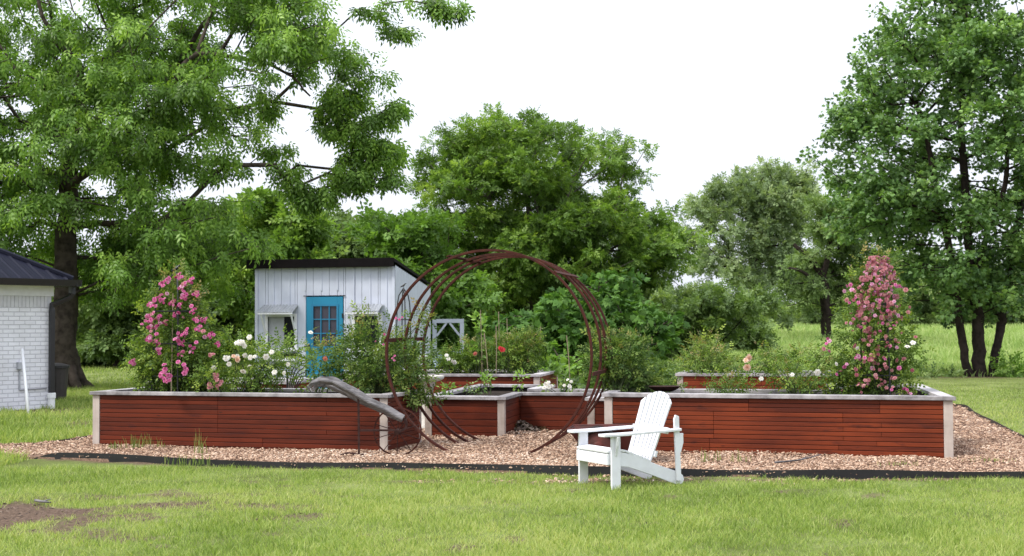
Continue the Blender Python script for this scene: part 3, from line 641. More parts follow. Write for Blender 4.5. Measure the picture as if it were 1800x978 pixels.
for (w0, w1, z0, z1, cur) in ((lw0, lw1, lb, lt, True), (rw0, rw1, rb, rt, False)):
    mb = MB(); f = .065
    mb.box(SC, SE, SF, Zv, w0, w0 + f, .018, .045, z0, z1); mb.box(SC, SE, SF, Zv, w1 - f, w1, .018, .045, z0, z1)
    mb.box(SC, SE, SF, Zv, w0 + f, w1 - f, .018, .045, z1 - f, z1); mb.box(SC, SE, SF, Zv, w0 - .02, w1 + .02, .018, .06, z0 - .02, z0 + f)
    wf = mb.build('window', M['white_paint'], shed, bevel=.003)
    mb = MB(); mb.box(SC, SE, SF, Zv, w0 + .05, w1 - .05, -.06, -.052, z0 + .04, z1 - .03); mb.build('pane', M['glass'], wf)
    if cur:
        mb = MB(); um = w0 + (w1 - w0) * .44
        mb.prism([SC + SE * u - SF * .046 + Zv * z for u, z in ((um, z0 + .05), (w1 - .12, z0 + .05), (w1 - .066, z0 + .25), (w1 - .062, z1 - .04), (um, z1 - .04))], SF * .01); mb.build('curtain', M['curtain'], wf)
        mb = MB(); mb.box(SC, SE, SF, Zv, w0 + .02, w1 - .0, .02, .16, z0 - .14, z0 - .05); mb.build('planter_shelf', M['fascia'], shed)
        mb = MB(); mb.box(SC, SE, SF, Zv, w0 + .0, w1 - .1, .16, .18, z0 - .22, z0 - .14); mb.build('shelf_front', M['white_paint'], shed)
    # awning: small corrugated lean-to
    a0, a1 = w0 - .02, w1 + .06; zt, zf, ou = z1 + .20, z1 + .03, .36
    V = []; m = 60
    for i in range(m + 1):
        u = a0 + (a1 - a0) * i / m; hgt = .010 * math.sin(2 * math.pi * u / .076)
        V += [SC + SE * u + SF * .02 + Zv * (zt + hgt), SC + SE * u + SF * ou + Zv * (zf + hgt), SC + SE * u + SF * ou + Zv * (zf + hgt - .004), SC + SE * u + SF * .02 + Zv * (zt + hgt - .004)]
    F = []
    for i in range(m): a, b = i * 4, i * 4 + 4; F += [(a, b, b + 1, a + 1), (a + 1, b + 1, b + 2, a + 2), (a + 2, b + 2, b + 3, a + 3)]
    mb = MB(); mb.add(V, F); aw = mb.build('awning', M['awning'], shed)
    mb = MB(); mb.box(SC, SE, SF, Zv, a0 + .01, a1 - .01, ou - .05, ou - .012, zf - .045, zf - .008); mb.build('awning_rail', M['white_paint'], aw)
    for u in (a0 + .05, a1 - .08):
        mb = MB(); mb.tube([SC + SE * u + SF * (ou - .04) + Zv * (zf - .03), SC + SE * u + SF * .03 + Zv * (zf - .50)], .022, n=4); mb.build('awning_bracket', M['white_paint'], aw)

# ------------------------------------------------------------------ white brick house at the left edge
HC = np.array([-8.42, 24.95, 0]); HA = np.array([-.62, -.785, 0]); HA /= np.linalg.norm(HA); HN = np.array([-HA[1], HA[0], 0]); HN = HN if HN[1] < 0 else -HN
HB = -HN
house = empty('brick_house', HC, 'white painted brick house corner with a dark metal hip roof', 'house')
HL, HH, HDp = 9.0, 2.03, 8.0
def quad_uv(name, o, ax, L, z0, z1, mat):
    me = bpy.data.meshes.new(name); P = [o + Zv * z0, o + ax * L + Zv * z0, o + ax * L + Zv * z1, o + Zv * z1]
    Q = [p - HC for p in P]; me.from_pydata([tuple(p) for p in Q], [], [(0, 1, 2, 3)]); uv = me.uv_layers.new(name='UVMap')
    for i, c in enumerate(((0, z0), (L, z0), (L, z1), (0, z1))): uv.data[i].uv = c
    me.materials.append(mat); ob = bpy.data.objects.new(name, me); COL.objects.link(ob); ob.parent = house
    sm = ob.modifiers.new('thickness', 'SOLIDIFY'); sm.thickness = .2; sm.offset = 0; return reg(ob, HC)
quad_uv('wall', HC - HN * .1, HA, HL, -.1, HH - .19, M['brick']); quad_uv('wall', HC - HN * .2 + HA * .1, HB, HDp, -.1, HH - .19, M['brick'])
mb = MB(); k = 0; u = 0.0; rr_ = np.random.default_rng(3)
while u < HL: mb.box(HC, HA, HN, Zv, u + .003, u + .0715, -.1, rr_.uniform(.002, .006), HH - .188, HH + .012, float(rr_.random())); u += .0745
mb.build('soldier_course', plain('painted_soldier_brick', (.60, .60, .64), .7, .2, var=.06), house)
mb = MB(); mb.box(HC, HA, HN, Zv, -.03, HL, -.1, .03, HH + .013, HH + .21); mb.build('frieze_board', M['white_paint'], house)
OV = .27; EZ = HH + .21
c_ = HC - HA * OV + HN * OV                           # eave corner
mb = MB(); mb.box(HC, HA, HN, Zv, -OV, HL, -.0, OV, EZ, EZ + .02); mb.box(HC, HA, HN, Zv, -OV, -.02, -HDp, 0, EZ, EZ + .02); mb.build('soffit', M['white_paint'], house)
# hip roof: rise per run
PIT_ = .56
def rf(u, v): return c_ + HA * u - HN * v + Zv * (EZ + .12 + PIT_ * min(u, v))
mb = MB(); V = []; dd = 5.0
def rib_face(along, inward, L, name):
    mb = MB(); m = int(L / .23); sub = 6
    for i in range(m * sub):
        u0, u1 = L * i / (m * sub), L * (i + 1) / (m * sub)
        def h(u): q = (u / .23) % 1; return .022 * max(0, 1 - abs(q - .5) * 7) + .006 * max(0, 1 - abs(((q * 3) % 1) - .5) * 5)
        def pt(u, v): return c_ + along * u + inward * v + Zv * (EZ + .10 + PIT_ * v + h(u))
        v0, v1 = min(u0, dd), min(u1, dd)
        mb.add([pt(u0, -.03), pt(u1, -.03), pt(u1, v1), pt(u0, v0)], [(0, 1, 2, 3)])
    return mb.build(name, M['roof_metal'], house)
rib_face(HA, -HN, HL + OV, 'roof'); rib_face(HB, HA, HDp + OV, 'roof')
mb = MB(); mb.tube([c_ + Zv * (EZ + .125), c_ + (HA - HN) * dd + Zv * (EZ + .125 + PIT_ * dd)], .05, n=6); mb.build('hip_cap', M['roof_metal'], house)
mb = MB()
gs = [(-.0, .0), (-.0, .12), (.012, .12), (.012, .012), (.09, .012), (.115, .12), (.127, .12), (.10, .0)]
for p0, ax, nr, L in ((c_, HA, HN, HL + OV), (c_, HB, -HA, HDp + OV)):
    mb.prism([p0 - ax * .115 + nr * a + Zv * (EZ + b - .02) for a, b in gs], ax * (L + .115))
mb.build('gutter', M['black_metal'], house)
mb = MB(); dpt = HC + HA * .02 + HN * .05
P = [c_ - HA * .05 - HN * .10 + Zv * (EZ - .01), c_ - HA * .05 - HN * .10 + Zv * (EZ - .15), c_ - HA * .0 - HN * .12 + Zv * (EZ - .22), dpt + Zv * (EZ - .36), dpt + Zv * (EZ - .46), dpt + Zv * .22]
sq = [(-1, -.75), (1, -.75), (1, .75), (-1, .75)]
mb.tube(P, .055, sec=sq, up=HN); mb.build('downspout', M['black_metal'], house, bevel=.008)
mb = MB(); mb.lathe(dpt + Zv * -.02, [(.065, 0), (.065, .21), (.078, .21), (.078, .30), (.07, .305)], 16); mb.build('drain_pipe', M['pvc'], house, smooth=False)
mb = MB(); q = at_depth(47, 644, 24.3); uu = float((q - HC) @ HA); mb.box(HC, HA, HN, Zv, uu - .05, uu + .06, 0.0, .07, q[2] - .06, q[2] + .07); mb.box(HC, HA, HN, Zv, uu - .012, uu + .012, 0.003, .03, .35, q[2] - .06); mb.build('outlet_box', plain('grey_outlet', (.45, .46, .5), .5), house, bevel=.006)
mb = MB(); mb.tube([HC + HA * (uu + .0) + HN * .02 + Zv * .36, HC + HA * .1 + HN * .02 + Zv * .37], .011, n=6); mb.build('conduit', plain('grey_conduit', (.30, .30, .33), .6), house)
mb = MB(); b0 = at_ground(50, 728); b1 = at_depth(39, 614, 24.1); mb.tube([b0, b1], .026, n=10); tag(mb.build('plastic_pipe', M['pvc'], smooth=True, base=b0), 'white plastic pipe leaning against the white brick wall', 'pipe')
bn = at_ground(103, 700); bn = np.array([-9.15, 27.5, 0]); root = empty('waste_bin', bn, 'small dark bin standing between the downspout and the big tree trunk', 'bin')
mb = MB(); mb.lathe(bn, [(.17, 0), (.22, .66), (.20, .66)], 14); mb.build('body', plain('brown_bin', (.05, .042, .042), .6), root, smooth=False)
mb = MB(); mb.lathe(bn + Zv * .66, [(.245, 0), (.245, .05), (.10, .09), (.02, .10)], 14); mb.build('lid', plain('dark_bin_lid', (.03, .028, .03), .5), root)

# ------------------------------------------------------------------ antique wheel cultivator leaning by the arch
CY = 15.02
cp_ = lambda px, py, y=CY: at_depth(px, py, y)
cult = empty('push_cultivator', cp_(640, 800), 'antique push cultivator with curved grey wooden handles and a thin spoked wheel', 'cultivator')
def handle(pts, y, r0):
    mb = MB(); P = smooth_path([cp_(px, py, y) for px, py in pts], 6); m = len(P)
    mb.tube([p + np.array([0, .012 * math.sin(i * .7), .004 * math.sin(i * .8 + r0 * 90)]) for i, p in enumerate(P)], [r0 * (.66 + .40 * min(1, i / (m * .4)) - .16 * max(0, i / m - .7)) * (1 + .04 * math.sin(i * .7) + .02 * math.sin(i * 2.3)) for i in range(m)], sec=[(-1, -.55), (-.75, -.8), (.75, -.8), (1, -.55), (1, .55), (.75, .8), (-.75, .8), (-1, .55)], up=(0, -1, .0))
    return mb.build('handle', M['grey_wood'], cult, bevel=.003)
handle([(541, 682), (551, 674), (563, 669.5), (578, 669), (598, 676), (632, 696), (672, 717), (709, 736)], CY, .040)
handle([(549, 685), (560, 677), (574, 676), (592, 682), (630, 701), (672, 721), (707, 737)], CY + .42, .036)
mb = MB()
mb.tube([cp_(630, 701), cp_(630.5, 740), cp_(631, 800)], .014, sec=sq, up=(0, 1, 0))
mb.tube([cp_(631, 757), cp_(662, 756.5), cp_(700, 757)], .013, sec=sq, up=(0, 1, 0))
mb.tube(smooth_path([cp_(708, 735), cp_(714, 743), cp_(713, 752), (cp_(706, 757)), cp_(698, 758)], 5), .018, sec=sq, up=(0, 1, 0))
mb.tube(smooth_path([cp_(597, 801), cp_(612, 797), cp_(628, 799), cp_(640, 800)], 4), .012, n=5)
mb.build('frame', M['rust_dark'], cult)
wc = cp_(699, 759, CY + .12); wr = wc[2] - .04
mb = MB(); P = [wc + np.array([math.cos(a) * wr, -.02 * math.cos(a), math.sin(a) * wr]) for a in np.linspace(0, 2 * math.pi, 49)[:-1]]
mb.tube(P, .0095, sec=[(-.4, -.9), (.4, -.9), (.4, .9), (-.4, .9)], closed=True, up=(0, 1, 0)); whl = mb.build('wheel', M['rust'], cult)
for k in range(10):
    a = 2 * math.pi * k / 10 + .3; mb = MB(); mb.tube([wc + np.array([math.cos(a) * .03, (-1) ** k * .04, math.sin(a) * .03]), wc + np.array([math.cos(a) * wr, 0, math.sin(a) * wr])], .0045, n=4); mb.build('spoke', M['rust_dark'], whl)
mb = MB(); mb.tube([wc + np.array([0, -.07, 0]), wc + np.array([0, .07, 0])], .032, n=10); mb.build('hub', M['rust_dark'], whl)

# ------------------------------------------------------------------ rusty wheelbarrow behind the chair
WB = np.array([1.35, 14.35, 0]); barrow = empty('wheelbarrow', WB, 'rusty old wheelbarrow parked against the right bed behind the white chair', 'wheelbarrow')
bx, by = np.array([.985, -.17, 0]), np.array([.17, .985, 0])
def wbp(u, v, z): return WB + bx * u + by * v + Zv * z
mb = MB()
rim = [(-.75, -.26), (.10, -.32), (.10, .32), (-.75, .26)]; bot = [(-.55, -.15), (-.05, -.2), (-.05, .2), (-.55, .15)]
zt_, zb_ = (.385, .40), .11
R_ = [wbp(u, v, zt_[0] if u < 0 else zt_[1]) for u, v in rim]; B2 = [wbp(u, v, zb_) for u, v in bot]
R2 = [wbp(u * .985, v * .96, (zt_[0] if u < 0 else zt_[1]) + .0) for u, v in rim]; B3 = [wbp(u * .97, v * .95, zb_ + .012) for u, v in bot]
mb.add(R_ + B2 + R2 + B3, [(0, 1, 5, 4), (1, 2, 6, 5), (2, 3, 7, 6), (3, 0, 4, 7), (4, 5, 6, 7), (8, 12, 13, 9), (9, 13, 14, 10), (10, 14, 15, 11), (11, 15, 12, 8), (12, 15, 14, 13), (0, 8, 9, 1), (1, 9, 10, 2), (2, 10, 11, 3), (3, 11, 8, 0)])
mb.tube(R_, .014, n=6, closed=True); mb.build('tray', M['rust_red'], barrow)
mb = MB(); mb.prism([wbp(u * .94, v * .9,   .335 if u < 0 else .35) for u, v in rim], (0, 0, .02)); mb.build('soil', M['soil'], barrow)
for v in (-.2, .2):
    mb = MB(); mb.tube([wbp(-.60, v * .5, .16), wbp(-.3, v, .18), wbp(.05, v * 1.1, .28), wbp(.14, v * 1.2, .31)], .02, n=6); mb.build('shaft', M['rust_dark'], barrow)
    mb = MB(); mb.tube([wbp(.0, v, .26), wbp(.03, v * 1.05, .04), wbp(-.04, v * 1.05, .04), wbp(-.1, v, .2)], .013, n=5); mb.build('leg', M['rust_dark'], barrow)
wcx = wbp(-.42, -.36, .215)
mb = MB(); P = [wcx + bx * math.cos(a) * .185 + Zv * math.sin(a) * .185 for a in np.linspace(0, 2 * math.pi, 33)[:-1]]; mb.tube(P, .034, n=8, closed=True, up=by); bw = mb.build('wheel', M['rubber'], barrow, smooth=True)
mb = MB()
V = []; nn = 32
for (r_, d_) in ((.155, .012), (.12, .0), (.06, -.012), (.04, -.035), (.0, -.04)):
    V += [wcx + bx * math.cos(a) * r_ + Zv * math.sin(a) * r_ + by * d_ for a in np.linspace(0, 2 * math.pi, nn + 1)[:-1]]
mb.add(V, [(i * nn + k, i * nn + (k + 1) % nn, (i + 1) * nn + (k + 1) % nn, (i + 1) * nn + k) for i in range(4) for k in range(nn)]); mb.build('wheel_disc', M['rust_red'], bw)
mb = MB(); mb.tube([wcx, wcx + by * .3], .014, n=6); mb.build('axle', M['rust_dark'], barrow)

# small rusty pan on the bed rim behind the chair
pn = at_depth(1168, 690, 16.0); pn[2] = .69
bb = MB(); bb.lathe(pn + Zv * -.0, [(.10, .0), (.16, .03), (.185, .055), (.19, .06), (.17, .052), (.10, .02), (.02, .018)], 22)
tag(bb.build('shallow_pan', M['rust_dark'], base=pn, smooth=True), 'shallow rusty pan resting in the bed just above the chair back', 'pan')

# birdbath
bp = at_depth(751, 664, 19.2); bp[2] = 0; root = empty('birdbath', bp, 'pale concrete birdbath standing between the arch and the stepped bed', 'birdbath')
zt2 = at_depth(751, 661, 19.2)[2]
mb = MB(); mb.lathe(bp, [(.17, 0), (.17, .05), (.13, .08), (.09, .14), (.075, .35), (.085, zt2 - .18), (.12, zt2 - .10), (.13, zt2 - .08)], 20); mb.build('pedestal', M['concrete'], root, smooth=True)
mb = MB(); mb.lathe(bp + Zv * (zt2 - .085), [(.13, 0), (.20, .025), (.235, .05), (.24, .085), (.225, .088), (.20, .06), (.05, .035)], 24); mb.build('bowl', M['concrete'], root, smooth=True)

def bird(c, s, mat, parent):
    mb = MB()
    mb.tube(smooth_path([c + np.array(p) * s for p in ((-.09, 0, .0), (-.05, 0, .02), (0, 0, .045), (.035, 0, .08), (.055, 0, .10))], 4), [.006 * s * 10 * q for q in np.interp(np.linspace(0, 1, 17), [0, .25, .55, .75, .9, 1], [.10, .30, .45, .28, .30, .18])], n=8)
    mb.tube([c + np.array((.055, 0, .10)) * s, c + np.array((.085, 0, .102)) * s], [.012 * s, .002 * s], n=5)
    mb.tube([c + np.array((0, 0, .02)) * s, c + np.array((0, 0, -.03)) * s], .007 * s, n=4)
    return mb.build('bird_finial', mat, parent, smooth=True)
def obelisk(label, c, z0, hw, ztop, mat, rings, yaw=.3, wt=.0, fin=1.0, bulge=0.0, rad=.010):
    root = empty('plant_obelisk', (*c[:2], z0), label, 'obelisk', 'metal plant obelisks')
    pts = []
    H_ = ztop - z0
    for k in range(4):
        a = yaw + math.pi / 2 * k; d = np.array([math.cos(a), math.sin(a), 0]); P = []
        for f in np.linspace(0, 1, 14):
            wd = hw * (1 - (1 - wt / hw if False else 1) * 0) 
            if f < .72: wd = hw * (1 - .22 * f)
            else: q = (f - .72) / .28; wd = hw * (1 - .22 * .72) * math.sqrt(max(0, 1 - q * q))
            P.append(np.array([*c[:2], z0 + H_ * f]) + d * wd)
        mb = MB(); mb.tube(P, rad, n=6); mb.build('upright', mat, root)
    for f in rings:
        wd = hw * (1 - .22 * f); P = [np.array([*c[:2], z0 + H_ * f]) + wd * np.array([math.cos(a), math.sin(a), 0]) for a in np.linspace(0, 2 * math.pi, 25)[:-1]]
        mb = MB(); mb.tube(P, rad * .9, n=6, closed=True); mb.build('hoop', mat, root)
    bird(np.array([*c[:2], ztop + .03 * fin]), fin, mat, root)
    return root
oc = at_depth(709.5, 600, 22.9); ot = at_depth(709.5, 507, 22.9)
obelisk('slim black wire obelisk topped by a bird in front of the shed corner', oc, .55, .135, ot[2], M['black_metal'], (.25, .66), fin=.62)
LC = np.array([*at_depth(310, 600, 16.95)[:2], 0]); obelisk('dark metal obelisk with a bird inside the pink roses, left bed', LC, .55, .30, at_depth(312, 480, 16.95)[2], M['black_metal'], (.2, .45, .70), fin=.75, rad=.011)
RCc = np.array([*at_depth(1543, 600, 15.75)[:2], 0]); obelisk('dark metal obelisk buried in the tall pink roses, right bed', RCc, .55, .24, at_depth(1545, 461, 15.75)[2], M['black_metal'], (.2, .45, .70), fin=.6, rad=.011)

# white timber frame beside the shed
fr = np.array([*at_depth(795, 600, 34)[:2], 0]); root = empty('timber_frame', fr, 'white timber swing frame with corner braces beside the shed', 'frame')
ftop = at_depth(812, 561, 34)[2]; fx1 = at_depth(812, 600, 34)[0]; fx0 = fx1 - .68
mb = MB()
for nm, x in (('post', fx0), ('post', fx1)):
    mb = MB(); mb.box((x, 34, 0), (1, 0, 0), (0, 1, 0), Zv, -.05, .05, -.05, .05, 0, ftop - .10); mb.build('post', M['shed_metal'], root, bevel=.004)
mb = MB(); mb.box((fx0, 34, 0), (1, 0, 0), (0, 1, 0), Zv, -.05, fx1 - fx0 + .05, -.052, .052, ftop - .098, ftop); mb.build('beam', M['shed_metal'], root, bevel=.004)
mb = MB(); zr = at_depth(800, 620, 34)[2]; mb.box((fx0, 34, 0), (1, 0, 0), (0, 1, 0), Zv, .052, fx1 - fx0 - .052, -.03, .03, zr - .04, zr + .03); mb.build('rail', M['shed_metal'], root)
for x, s_ in ((fx0, 1), (fx1, -1)):
    mb = MB(); mb.tube([np.array([x + s_ * .05, 34, ftop - .42]), np.array([x + s_ * .30, 34, ftop - .10])], .042, sec=[(-1, -.6), (1, -.6), (1, .6), (-1, .6)], up=(0, 1, 0)); mb.build('brace', M['shed_metal'], root)
tz = at_depth(755, 645, 27.5)[2]; tb = np.array([*at_depth(757, 640, 27.5)[:2], 0]); root = empty('potting_table', tb, 'dark potting table standing beside the right wall of the shed', 'table')
mb = MB(); mb.box(tb, (1, 0, 0), (0, 1, 0), Zv, -.28, .34, -.28, .28, tz - .04, tz); mb.build('tabletop', M['fascia'], root, bevel=.004)
for sx in (-.24, .30):
    for sy in (-.24, .24): mb = MB(); mb.box(tb + np.array([sx, sy, 0]), (1, 0, 0), (0, 1, 0), Zv, -.03, .03, -.03, .03, 0, tz - .04); mb.build('leg', M['fascia'], root)
tp = np.array([*at_depth(769, 640, 27.5)[:2], tz + .001]); root = empty('blue_tub', tp, 'pale blue tub standing on the dark table by the shed', 'tub')
mb = MB(); mb.lathe(tp, [(.075, 0), (.098, .25), (.106, .255), (.106, .27), (.094, .27), (.07, .02)], 18); mb.build('body', M['blue_tub'], root, smooth=False)
mb = MB(); mb.tube([tp + np.array([.10 * math.cos(a), 0, .26 + .09 * math.sin(a)]) for a in np.linspace(0, math.pi, 11)], .005, n=5); mb.build('handle', M['black_metal'], root)
tp = np.array([*at_depth(746, 640, 27.5)[:2], tz + .001]); 
mb = MB(); mb.lathe(tp, [(.09, 0), (.11, .20), (.12, .205), (.12, .22), (.105, .22), (.08, .02)], 18); tag(mb.build('flower_pot', M['white_paint'], base=tp), 'white flower pot standing on the dark table by the shed', 'pot')

# fan of thin black tines behind the left bed
ft = np.array([*at_depth(506, 690, 18.9)[:2], 0]); root = empty('iron_fan_trellis', ft, 'black iron fan trellis with curved tines in front of the shed', 'trellis')
for k in range(6):
    x0 = 505 + k * 3; P = smooth_path([at_depth(505 + k * 1.2, 712, 18.9), at_depth(507 + k * 2, 693 - k * .6, 18.9), at_depth(514 + k * 3.2, 668 - (5 - k) * 3.2, 18.9), at_depth(528 + k * 3.0, 652 - (5 - k) * 4.2 + k * 3.5, 18.9)], 5)
    mb = MB(); mb.tube([np.array([p[0], p[1] + .02 * k, p[2]]) for p in P], .0085, n=5); mb.build('tine', M['black_metal'], root)
mb = MB(); mb.tube([ft, np.array([*at_depth(505, 655, 18.9)])], .014, n=6); mb.build('post', M['black_metal'], root)

# bamboo stakes
for i, (px, pt, pb, y, lean) in enumerate(((846, 545, 660, 22.6, 3), (877, 548, 655, 23.0, 1), (872, 572, 655, 22.4, 0), (850, 577, 655, 22.8, -1), (855, 586, 640, 22.2, 7), (948, 574, 655, 23.2, -5), (999, 590, 665, 20.4, 6), (892, 560, 652, 23.6, 2))):
    b = at_depth(px + lean * .5, pb, y); t = at_depth(px - lean * .5, pt, y); b[2] = min(b[2], .58)
    mb = MB(); mb.tube([b, (b + t) / 2 + np.array([.008, 0, 0]), t], .0065, n=6)
    tag(mb.build('garden_stake', M['bamboo'], base=b), 'thin bare bamboo stake standing among the rose bushes of the back beds', 'stake', 'bamboo stakes in the back beds')
mb = MB(); b = LC + np.array([.02, -.33, .58]); mb.tube([b, b + np.array([-.01, .12, 1.30])], .007, n=6); tag(mb.build('garden_stake', M['bamboo'], base=b), 'bamboo stake tied upright inside the pink rose tower, left bed', 'stake', 'bamboo stakes')
# fallen twigs
def twig(pts, r0, label, mat='grey_wood'):
    P = smooth_path(pts, 4); mb = MB(); mb.tube(P, list(np.linspace(r0, r0 * .45, len(P))), n=6); m = len(P) // 2
    mb.tube([P[m], P[m] + (P[-1] - P[m]) * .5 + np.array([.02, .05, .02])], [r0 * .6, r0 * .25], n=5)
    tag(mb.build('fallen_stick', M[mat], base=P[0], smooth=True), label, 'stick')
twig([at_ground(1362, 813, .07), at_ground(1395, 810, .075), at_ground(1418, 806, .09), at_ground(1443, 799, .10)], .011, 'forked stick lying on the wood chips before the right bed')
twig([at_ground(62, 880, .02), at_ground(75, 882, .03), at_ground(90, 883.5, .02)], .013, 'short pale stick lying on the bare soil patch')
# ------------------------------------------------------------------ foliage
def T_leaf(wd=.45, fold=.06, droop=.08):
    return np.array([(0, 0, 0), (wd / 2, .45, fold), (0, 1, -droop), (-wd / 2, .45, fold)]), np.array([(0, 1, 2, 3)])
def _join(parts):
    V, F, n = [], [], 0
    for v, f in parts: V.append(v); F.append(f + n); n += len(v)
    return np.concatenate(V), np.concatenate(F)
def _xf(v, off, ang, s, pitch=0):
    c, q = math.cos(ang), math.sin(ang); v = v * s
    y = v[:, 1] * math.cos(pitch) - v[:, 2] * math.sin(pitch); z = v[:, 1] * math.sin(pitch) + v[:, 2] * math.cos(pitch)
    return np.stack([v[:, 0] * c + y * q, -v[:, 0] * q + y * c, z], -1) + np.array(off)
def T_pinnate(k=4, ll=.42, wd=.30, ang=.95, droop=.35):
    P = []; v, f = T_leaf(wd)
    for i in range(k):
        t = .18 + .78 * i / k; z = -droop * t * t
        for sg in (-1, 1): P.append((_xf(v, (0, t, z), sg * ang * (1 - .25 * t), ll * (1 - .25 * abs(t - .5)), -.25), f))
    P.append((_xf(v, (0, .95, -droop * .9), 0, ll, -.4), f)); return _join(P)
def T_lobed(wd=.5, n=5, spread=1.15):
    P = []; v, f = T_leaf(wd, .04, .12)
    for i in range(n):
        a = (i / (n - 1) - .5) * 2 * spread; P.append((_xf(v, (0, .08, 0), a, 1 - .38 * abs(a) / spread), f))
    return _join(P)
def T_twig(k=5, ll=.5, wd=.55, ang=.9):      # alternate simple leaves on a twig
    P = []; v, f = T_leaf(wd)
    for i in range(k):
        t = .1 + .85 * i / k; P.append((_xf(v, (0, t, -.12 * t * t), (-1) ** i * ang, ll, -.1 + .2 * ((i * 7) % 3 - 1)), f))
    P.append((_xf(v, (0, .9, -.1), 0, ll), f)); return _join(P)
def scatter(pos, size, D, tmpl, tint, rng, upness=.7, roll=.5, hang=None):
    """pos N,3; D N,3 pointing of the leaf; returns V,F,tint"""
    v, f = tmpl; n = len(pos)
    y = D / (np.linalg.norm(D, axis=1)[:, None] + 1e-9)
    up = np.stack([rng.normal(0, roll, n), rng.normal(0, roll, n), np.full(n, upness)], -1)
    x = np.cross(y, up); x /= np.linalg.norm(x, axis=1)[:, None] + 1e-9; z = np.cross(x, y)
    V = pos[:, None, :] + size[:, None, None] * (v[None, :, 0:1] * x[:, None, :] + v[None, :, 1:2] * y[:, None, :] + v[None, :, 2:3] * z[:, None, :])
    F = (np.arange(n)[:, None, None] * len(v) + f[None]).reshape(-1, f.shape[1])
    t = np.repeat(tint, len(f)) + rng.normal(0, .06, n * len(f))
    return V.reshape(-1, 3), F, np.clip(t, 0, 1)

def sample_blobs(blobs, depth, n, rng, dspread=.8, centre=None, R=None, avoid=()):
    B = np.array([b[:4] for b in blobs], float); wts = B[:, 2] * B[:, 3]
    wts = wts * np.array([b[4] if len(b) > 4 else 1.0 for b in blobs])
    k = rng.choice(len(B), n, p=wts / wts.sum())
    r = np.sqrt(rng.random(n)); a = rng.random(n) * 2 * np.pi
    px = B[k, 0] + B[k, 2] * r * np.cos(a); py = B[k, 1] + B[k, 3] * r * np.sin(a)
    if centre is None: centre = ((B[:, 0] * wts).sum() / wts.sum(), (B[:, 1] * wts).sum() / wts.sum())
    if R is None: R = max(np.ptp(B[:, 0]) / 2 + B[:, 2].mean(), 10)
    q = np.hypot(px - centre[0], py - centre[1]) / R
    half = R * depth / FPX * np.sqrt(np.clip(1 - q * q, .08, 1)) * dspread
    u = rng.uniform(-1, 1, n); u = np.sign(u) * np.abs(u) ** .7
    dd = half * u
    for x0, x1, y0, y1 in avoid:                            # keep the lower trunk free of boughs in front of it
        bad = (px > x0) & (px < x1) & (py > y0) & (py < y1) & (dd < .6); dd = np.where(bad, np.abs(dd) + 1.2, dd)
    return np.array([at_depth(a_, b_, depth + d_) for a_, b_, d_ in zip(px, py, dd)])

def grow(trunks, targets, rng, seg=.7, bf=.30, wob=.06):
    P, par = [], []
    for tr in trunks:
        for i, p in enumerate(tr):
            pp = -1
            if i: pp = len(P) - 1
            elif P and p[2] > trunks[0][0][2] + .6: pp = int(np.argmin([np.linalg.norm(q - p) for q in P]))
            P.append(np.array(p, float)); par.append(pp)
    c0 = P[len(trunks[0]) - 1]
    pl = []
    for i in range(len(P)): pl.append(0 if par[i] < 0 else pl[par[i]] + np.linalg.norm(P[i] - P[par[i]]))
    order = np.argsort(np.linalg.norm(targets - c0, axis=1)); low = [t[0][2] for t in trunks]
    A = np.array(P); minz = A[:, 2].min() + .18 * np.ptp(A[:, 2]); ok = list(A[:, 2] > minz)
    for ti in order:
        t = targets[ti]; A = np.array(P); d = np.linalg.norm(A - t, axis=1) + bf * np.array(pl) + np.where(ok, 0, 1e3) + np.maximum(0, A[:, 2] - t[2]) * .5
        b = int(np.argmin(d)); v = t - P[b]; L = np.linalg.norm(v); k = max(1, int(L / seg)); prev = b; base_ = P[b]
        sag = rng.uniform(-.02, .10) * L
        for q in range(1, k + 1):
            f = q / k; p = base_ + v * f + np.array([0, 0, sag * math.sin(math.pi * f)]) + (rng.normal(0, wob, 3) * min(L, 2) if q < k else 0)
            P.append(p); par.append(prev); ok.append(True); pl.append(pl[prev] + np.linalg.norm(p - P[prev])); prev = len(P) - 1
    return np.array(P), np.array(par)
def limb_mesh(P, par, r_trunk, r_twig, rng, power=2.2, spec=None):
    n = len(P); w_ = np.zeros(n)
    has = np.zeros(n, bool); has[par[par >= 0]] = True; w_[~has] = 1
    for i in range(n - 1, -1, -1):
        if par[i] >= 0: w_[par[i]] += w_[i]
    r = r_twig * np.maximum(w_, 1) ** (1 / power); top = r.max()
    r = np.where(r > r_twig, r_twig + (r - r_twig) * (r_trunk - r_twig) / max(top - r_twig, 1e-6), r)
    if spec is not None: r[:len(spec)] = np.maximum(r[:len(spec)], spec)
    V, F = [], []
    for i in range(n):
        j = par[i]
        if j < 0: continue
        ra = min(r[j], r[i] * 1.35 + .01); rb = r[i]
        if j >= 0 and par[j] < 0: ra = r[j]
        d = P[i] - P[j]; L = np.linalg.norm(d)
        if L < 1e-5: continue
        d /= L; k = 10 if ra > .12 else (7 if ra > .05 else 4)
        a = np.array([0, 0, 1.]) if abs(d[2]) < .9 else np.array([1., 0, 0]); x = np.cross(d, a); x /= np.linalg.norm(x); y = np.cross(d, x); b = len(V)
        for pp, rr in ((P[j] - d * min(.3 * ra, .05), ra), (P[i] + d * min(.25 * rb, .05), rb)):
            for q in range(k): an = 2 * math.pi * q / k; V.append(pp + rr * (1 + .10 * math.sin(3 * an + i)) * (x * math.cos(an) + y * math.sin(an)))
        F += [(b + q, b + (q + 1) % k, b + k + (q + 1) % k, b + k + q) for q in range(k)]
    return np.array(V), np.array(F), r

